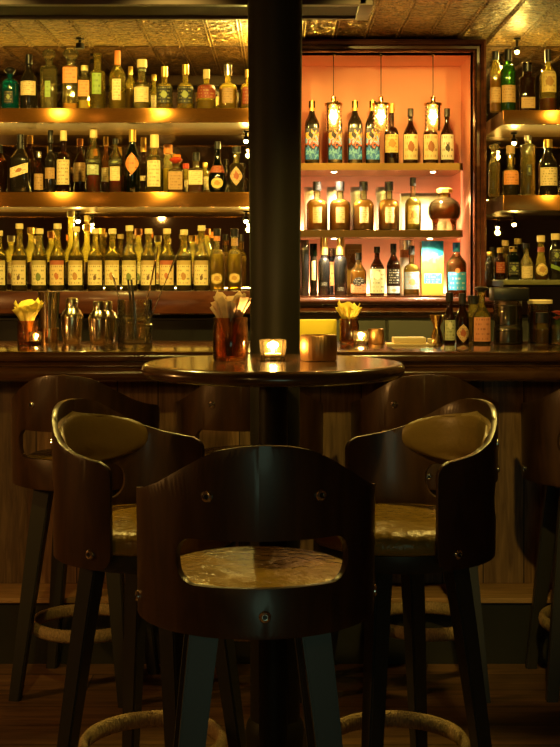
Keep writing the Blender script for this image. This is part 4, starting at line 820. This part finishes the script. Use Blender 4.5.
def make_stool():
    r = empty('bar_stool', (0, 0, 0)); tag(r, 'x', 'bar stool', 'curved-back walnut bar stools')
    o = fin('curved_back', shell_mesh(), M['shell'], r, 40)
    md = o.modifiers.new('t', 'SOLIDIFY'); md.thickness = .013; md.offset = 0
    bv = o.modifiers.new('b', 'BEVEL'); bv.width = .003; bv.segments = 2; bv.limit_method = 'ANGLE'; bv.angle_limit = math.radians(50)
    latho('seat_cushion', [(.16, .708), (.205, .710), (.212, .722), (.212, .738), (.204, .754), (.18, .763), (.10, .768), (.02, .769)], M['leather'], r, 64, smooth=60)
    latho('seat_base', [(.17, .665), (.196, .667), (.202, .675), (.202, .708), (.18, .710)], M['leg'], r, 64)
    # back pad on the inside of the shell
    bm = bmesh.new(); g = []; nu, nv = 36, 14
    for face in (0, 1):
        rows = []
        for j in range(nv+1):
            v = -1+2*j/nv; row = []
            kx = (1-abs(v)**2.6)**(1/2.6) if abs(v) < 1 else 0
            for i in range(nu+1):
                u = -1+2*i/nu; a = math.radians(58)*u*max(kx, .02); z = .937+.062*v
                z += .018*math.cos(u*PI/2)-.006
                th = .017*math.sqrt(max(0, 1-max(abs(u), abs(v))**4)) if face else 0
                rr = SR-.0145-th+.012*(z-.85); row.append(bm.verts.new((rr*math.sin(a), -rr*math.cos(a), z)))
            rows.append(row)
        for j in range(nv):
            for i in range(nu): bm.faces.new((rows[j][i], rows[j][i+1], rows[j+1][i+1], rows[j+1][i]))
    bmesh.ops.remove_doubles(bm, verts=bm.verts, dist=1e-5); fin('back_pad', bm, M['pad'], r, 60)
    for sx in (-1, 1):
        for sy in (-1, 1):
            bm = bmesh.new(); vs = []
            for (z, c, w, t_) in ((.668, .108, .029, .022), (.52, .125, .027, .021), (0, .180, .018, .016)):
                cx, cy = sx*c, sy*c*.94
                vs.append([bm.verts.new((cx+ax*w, cy+ay*t_, z)) for ax, ay in ((-1, -1), (1, -1), (1, 1), (-1, 1))])
            for a, b in zip(vs, vs[1:]):
                for i in range(4): bm.faces.new((a[i], a[(i+1) % 4], b[(i+1) % 4], b[i]))
            bm.faces.new(vs[0]); bm.faces.new(vs[-1]); bmesh.ops.recalc_face_normals(bm, faces=bm.faces)
            es = [e for e in bm.edges if abs(e.verts[0].co.z-e.verts[1].co.z) > .05]
            bmesh.ops.bevel(bm, geom=es, offset=.004, segments=2, affect='EDGES'); fin('leg', bm, M['leg'], r)
    # rope-bound foot ring; the winding is a ripple of the surface
    bm = bmesh.new(); nr = 180; rings = []
    for i in range(nr):
        a = 2*PI*i/nr; q = .172; c = Vector((q*math.cos(a), q*math.sin(a)*.97, .208)); rad = Vector((math.cos(a), math.sin(a), 0)); k_ = 1+.05*(i % 2)
        rings.append([bm.verts.new(c+rad*.012*k_*math.cos(b)+Vector((0, 0, .021*k_*math.sin(b)))) for b in [2*PI*j/10 for j in range(10)]])
    for i in range(nr):
        a, b = rings[i], rings[(i+1) % nr]
        for j in range(10): bm.faces.new((a[j], a[(j+1) % 10], b[(j+1) % 10], b[j]))
    fin('rope_foot_ring', bm, M['rope'], r, 180)
    for a, z in ((-26, .943), (26, .943), (0, .722), (-82, .715), (82, .715)): bolt(r, a, z)
    return r
stool0 = make_stool()
def place(x, y, deg, label, first=False):
    o = stool0 if first else copy_tree(stool0)
    o.location = (x, y, 0); o.rotation_euler = (0, 0, math.radians(deg)); o['label'] = label
place(X(256, 2.61), 2.61, 5, 'nearest bar stool, its curved back turned to the viewer before the table', True)
place(X(153, 3.13), 3.13, -113, 'bar stool turned sideways at the left of the round table')
place(X(396, 3.13), 3.13, 113, 'bar stool turned sideways at the right of the round table')
place(X(87, 4.205), 4.20, -10, 'bar stool against the bar behind the left table stool')
place(X(250, 4.23), 4.225, -2, 'bar stool against the bar half hidden by the black column')
place(X(424, 4.23), 4.225, -3, 'bar stool against the bar behind the right table stool')
place(X(595, 4.23), 4.225, 0, 'bar stool cut off by the right picture edge at the bar')
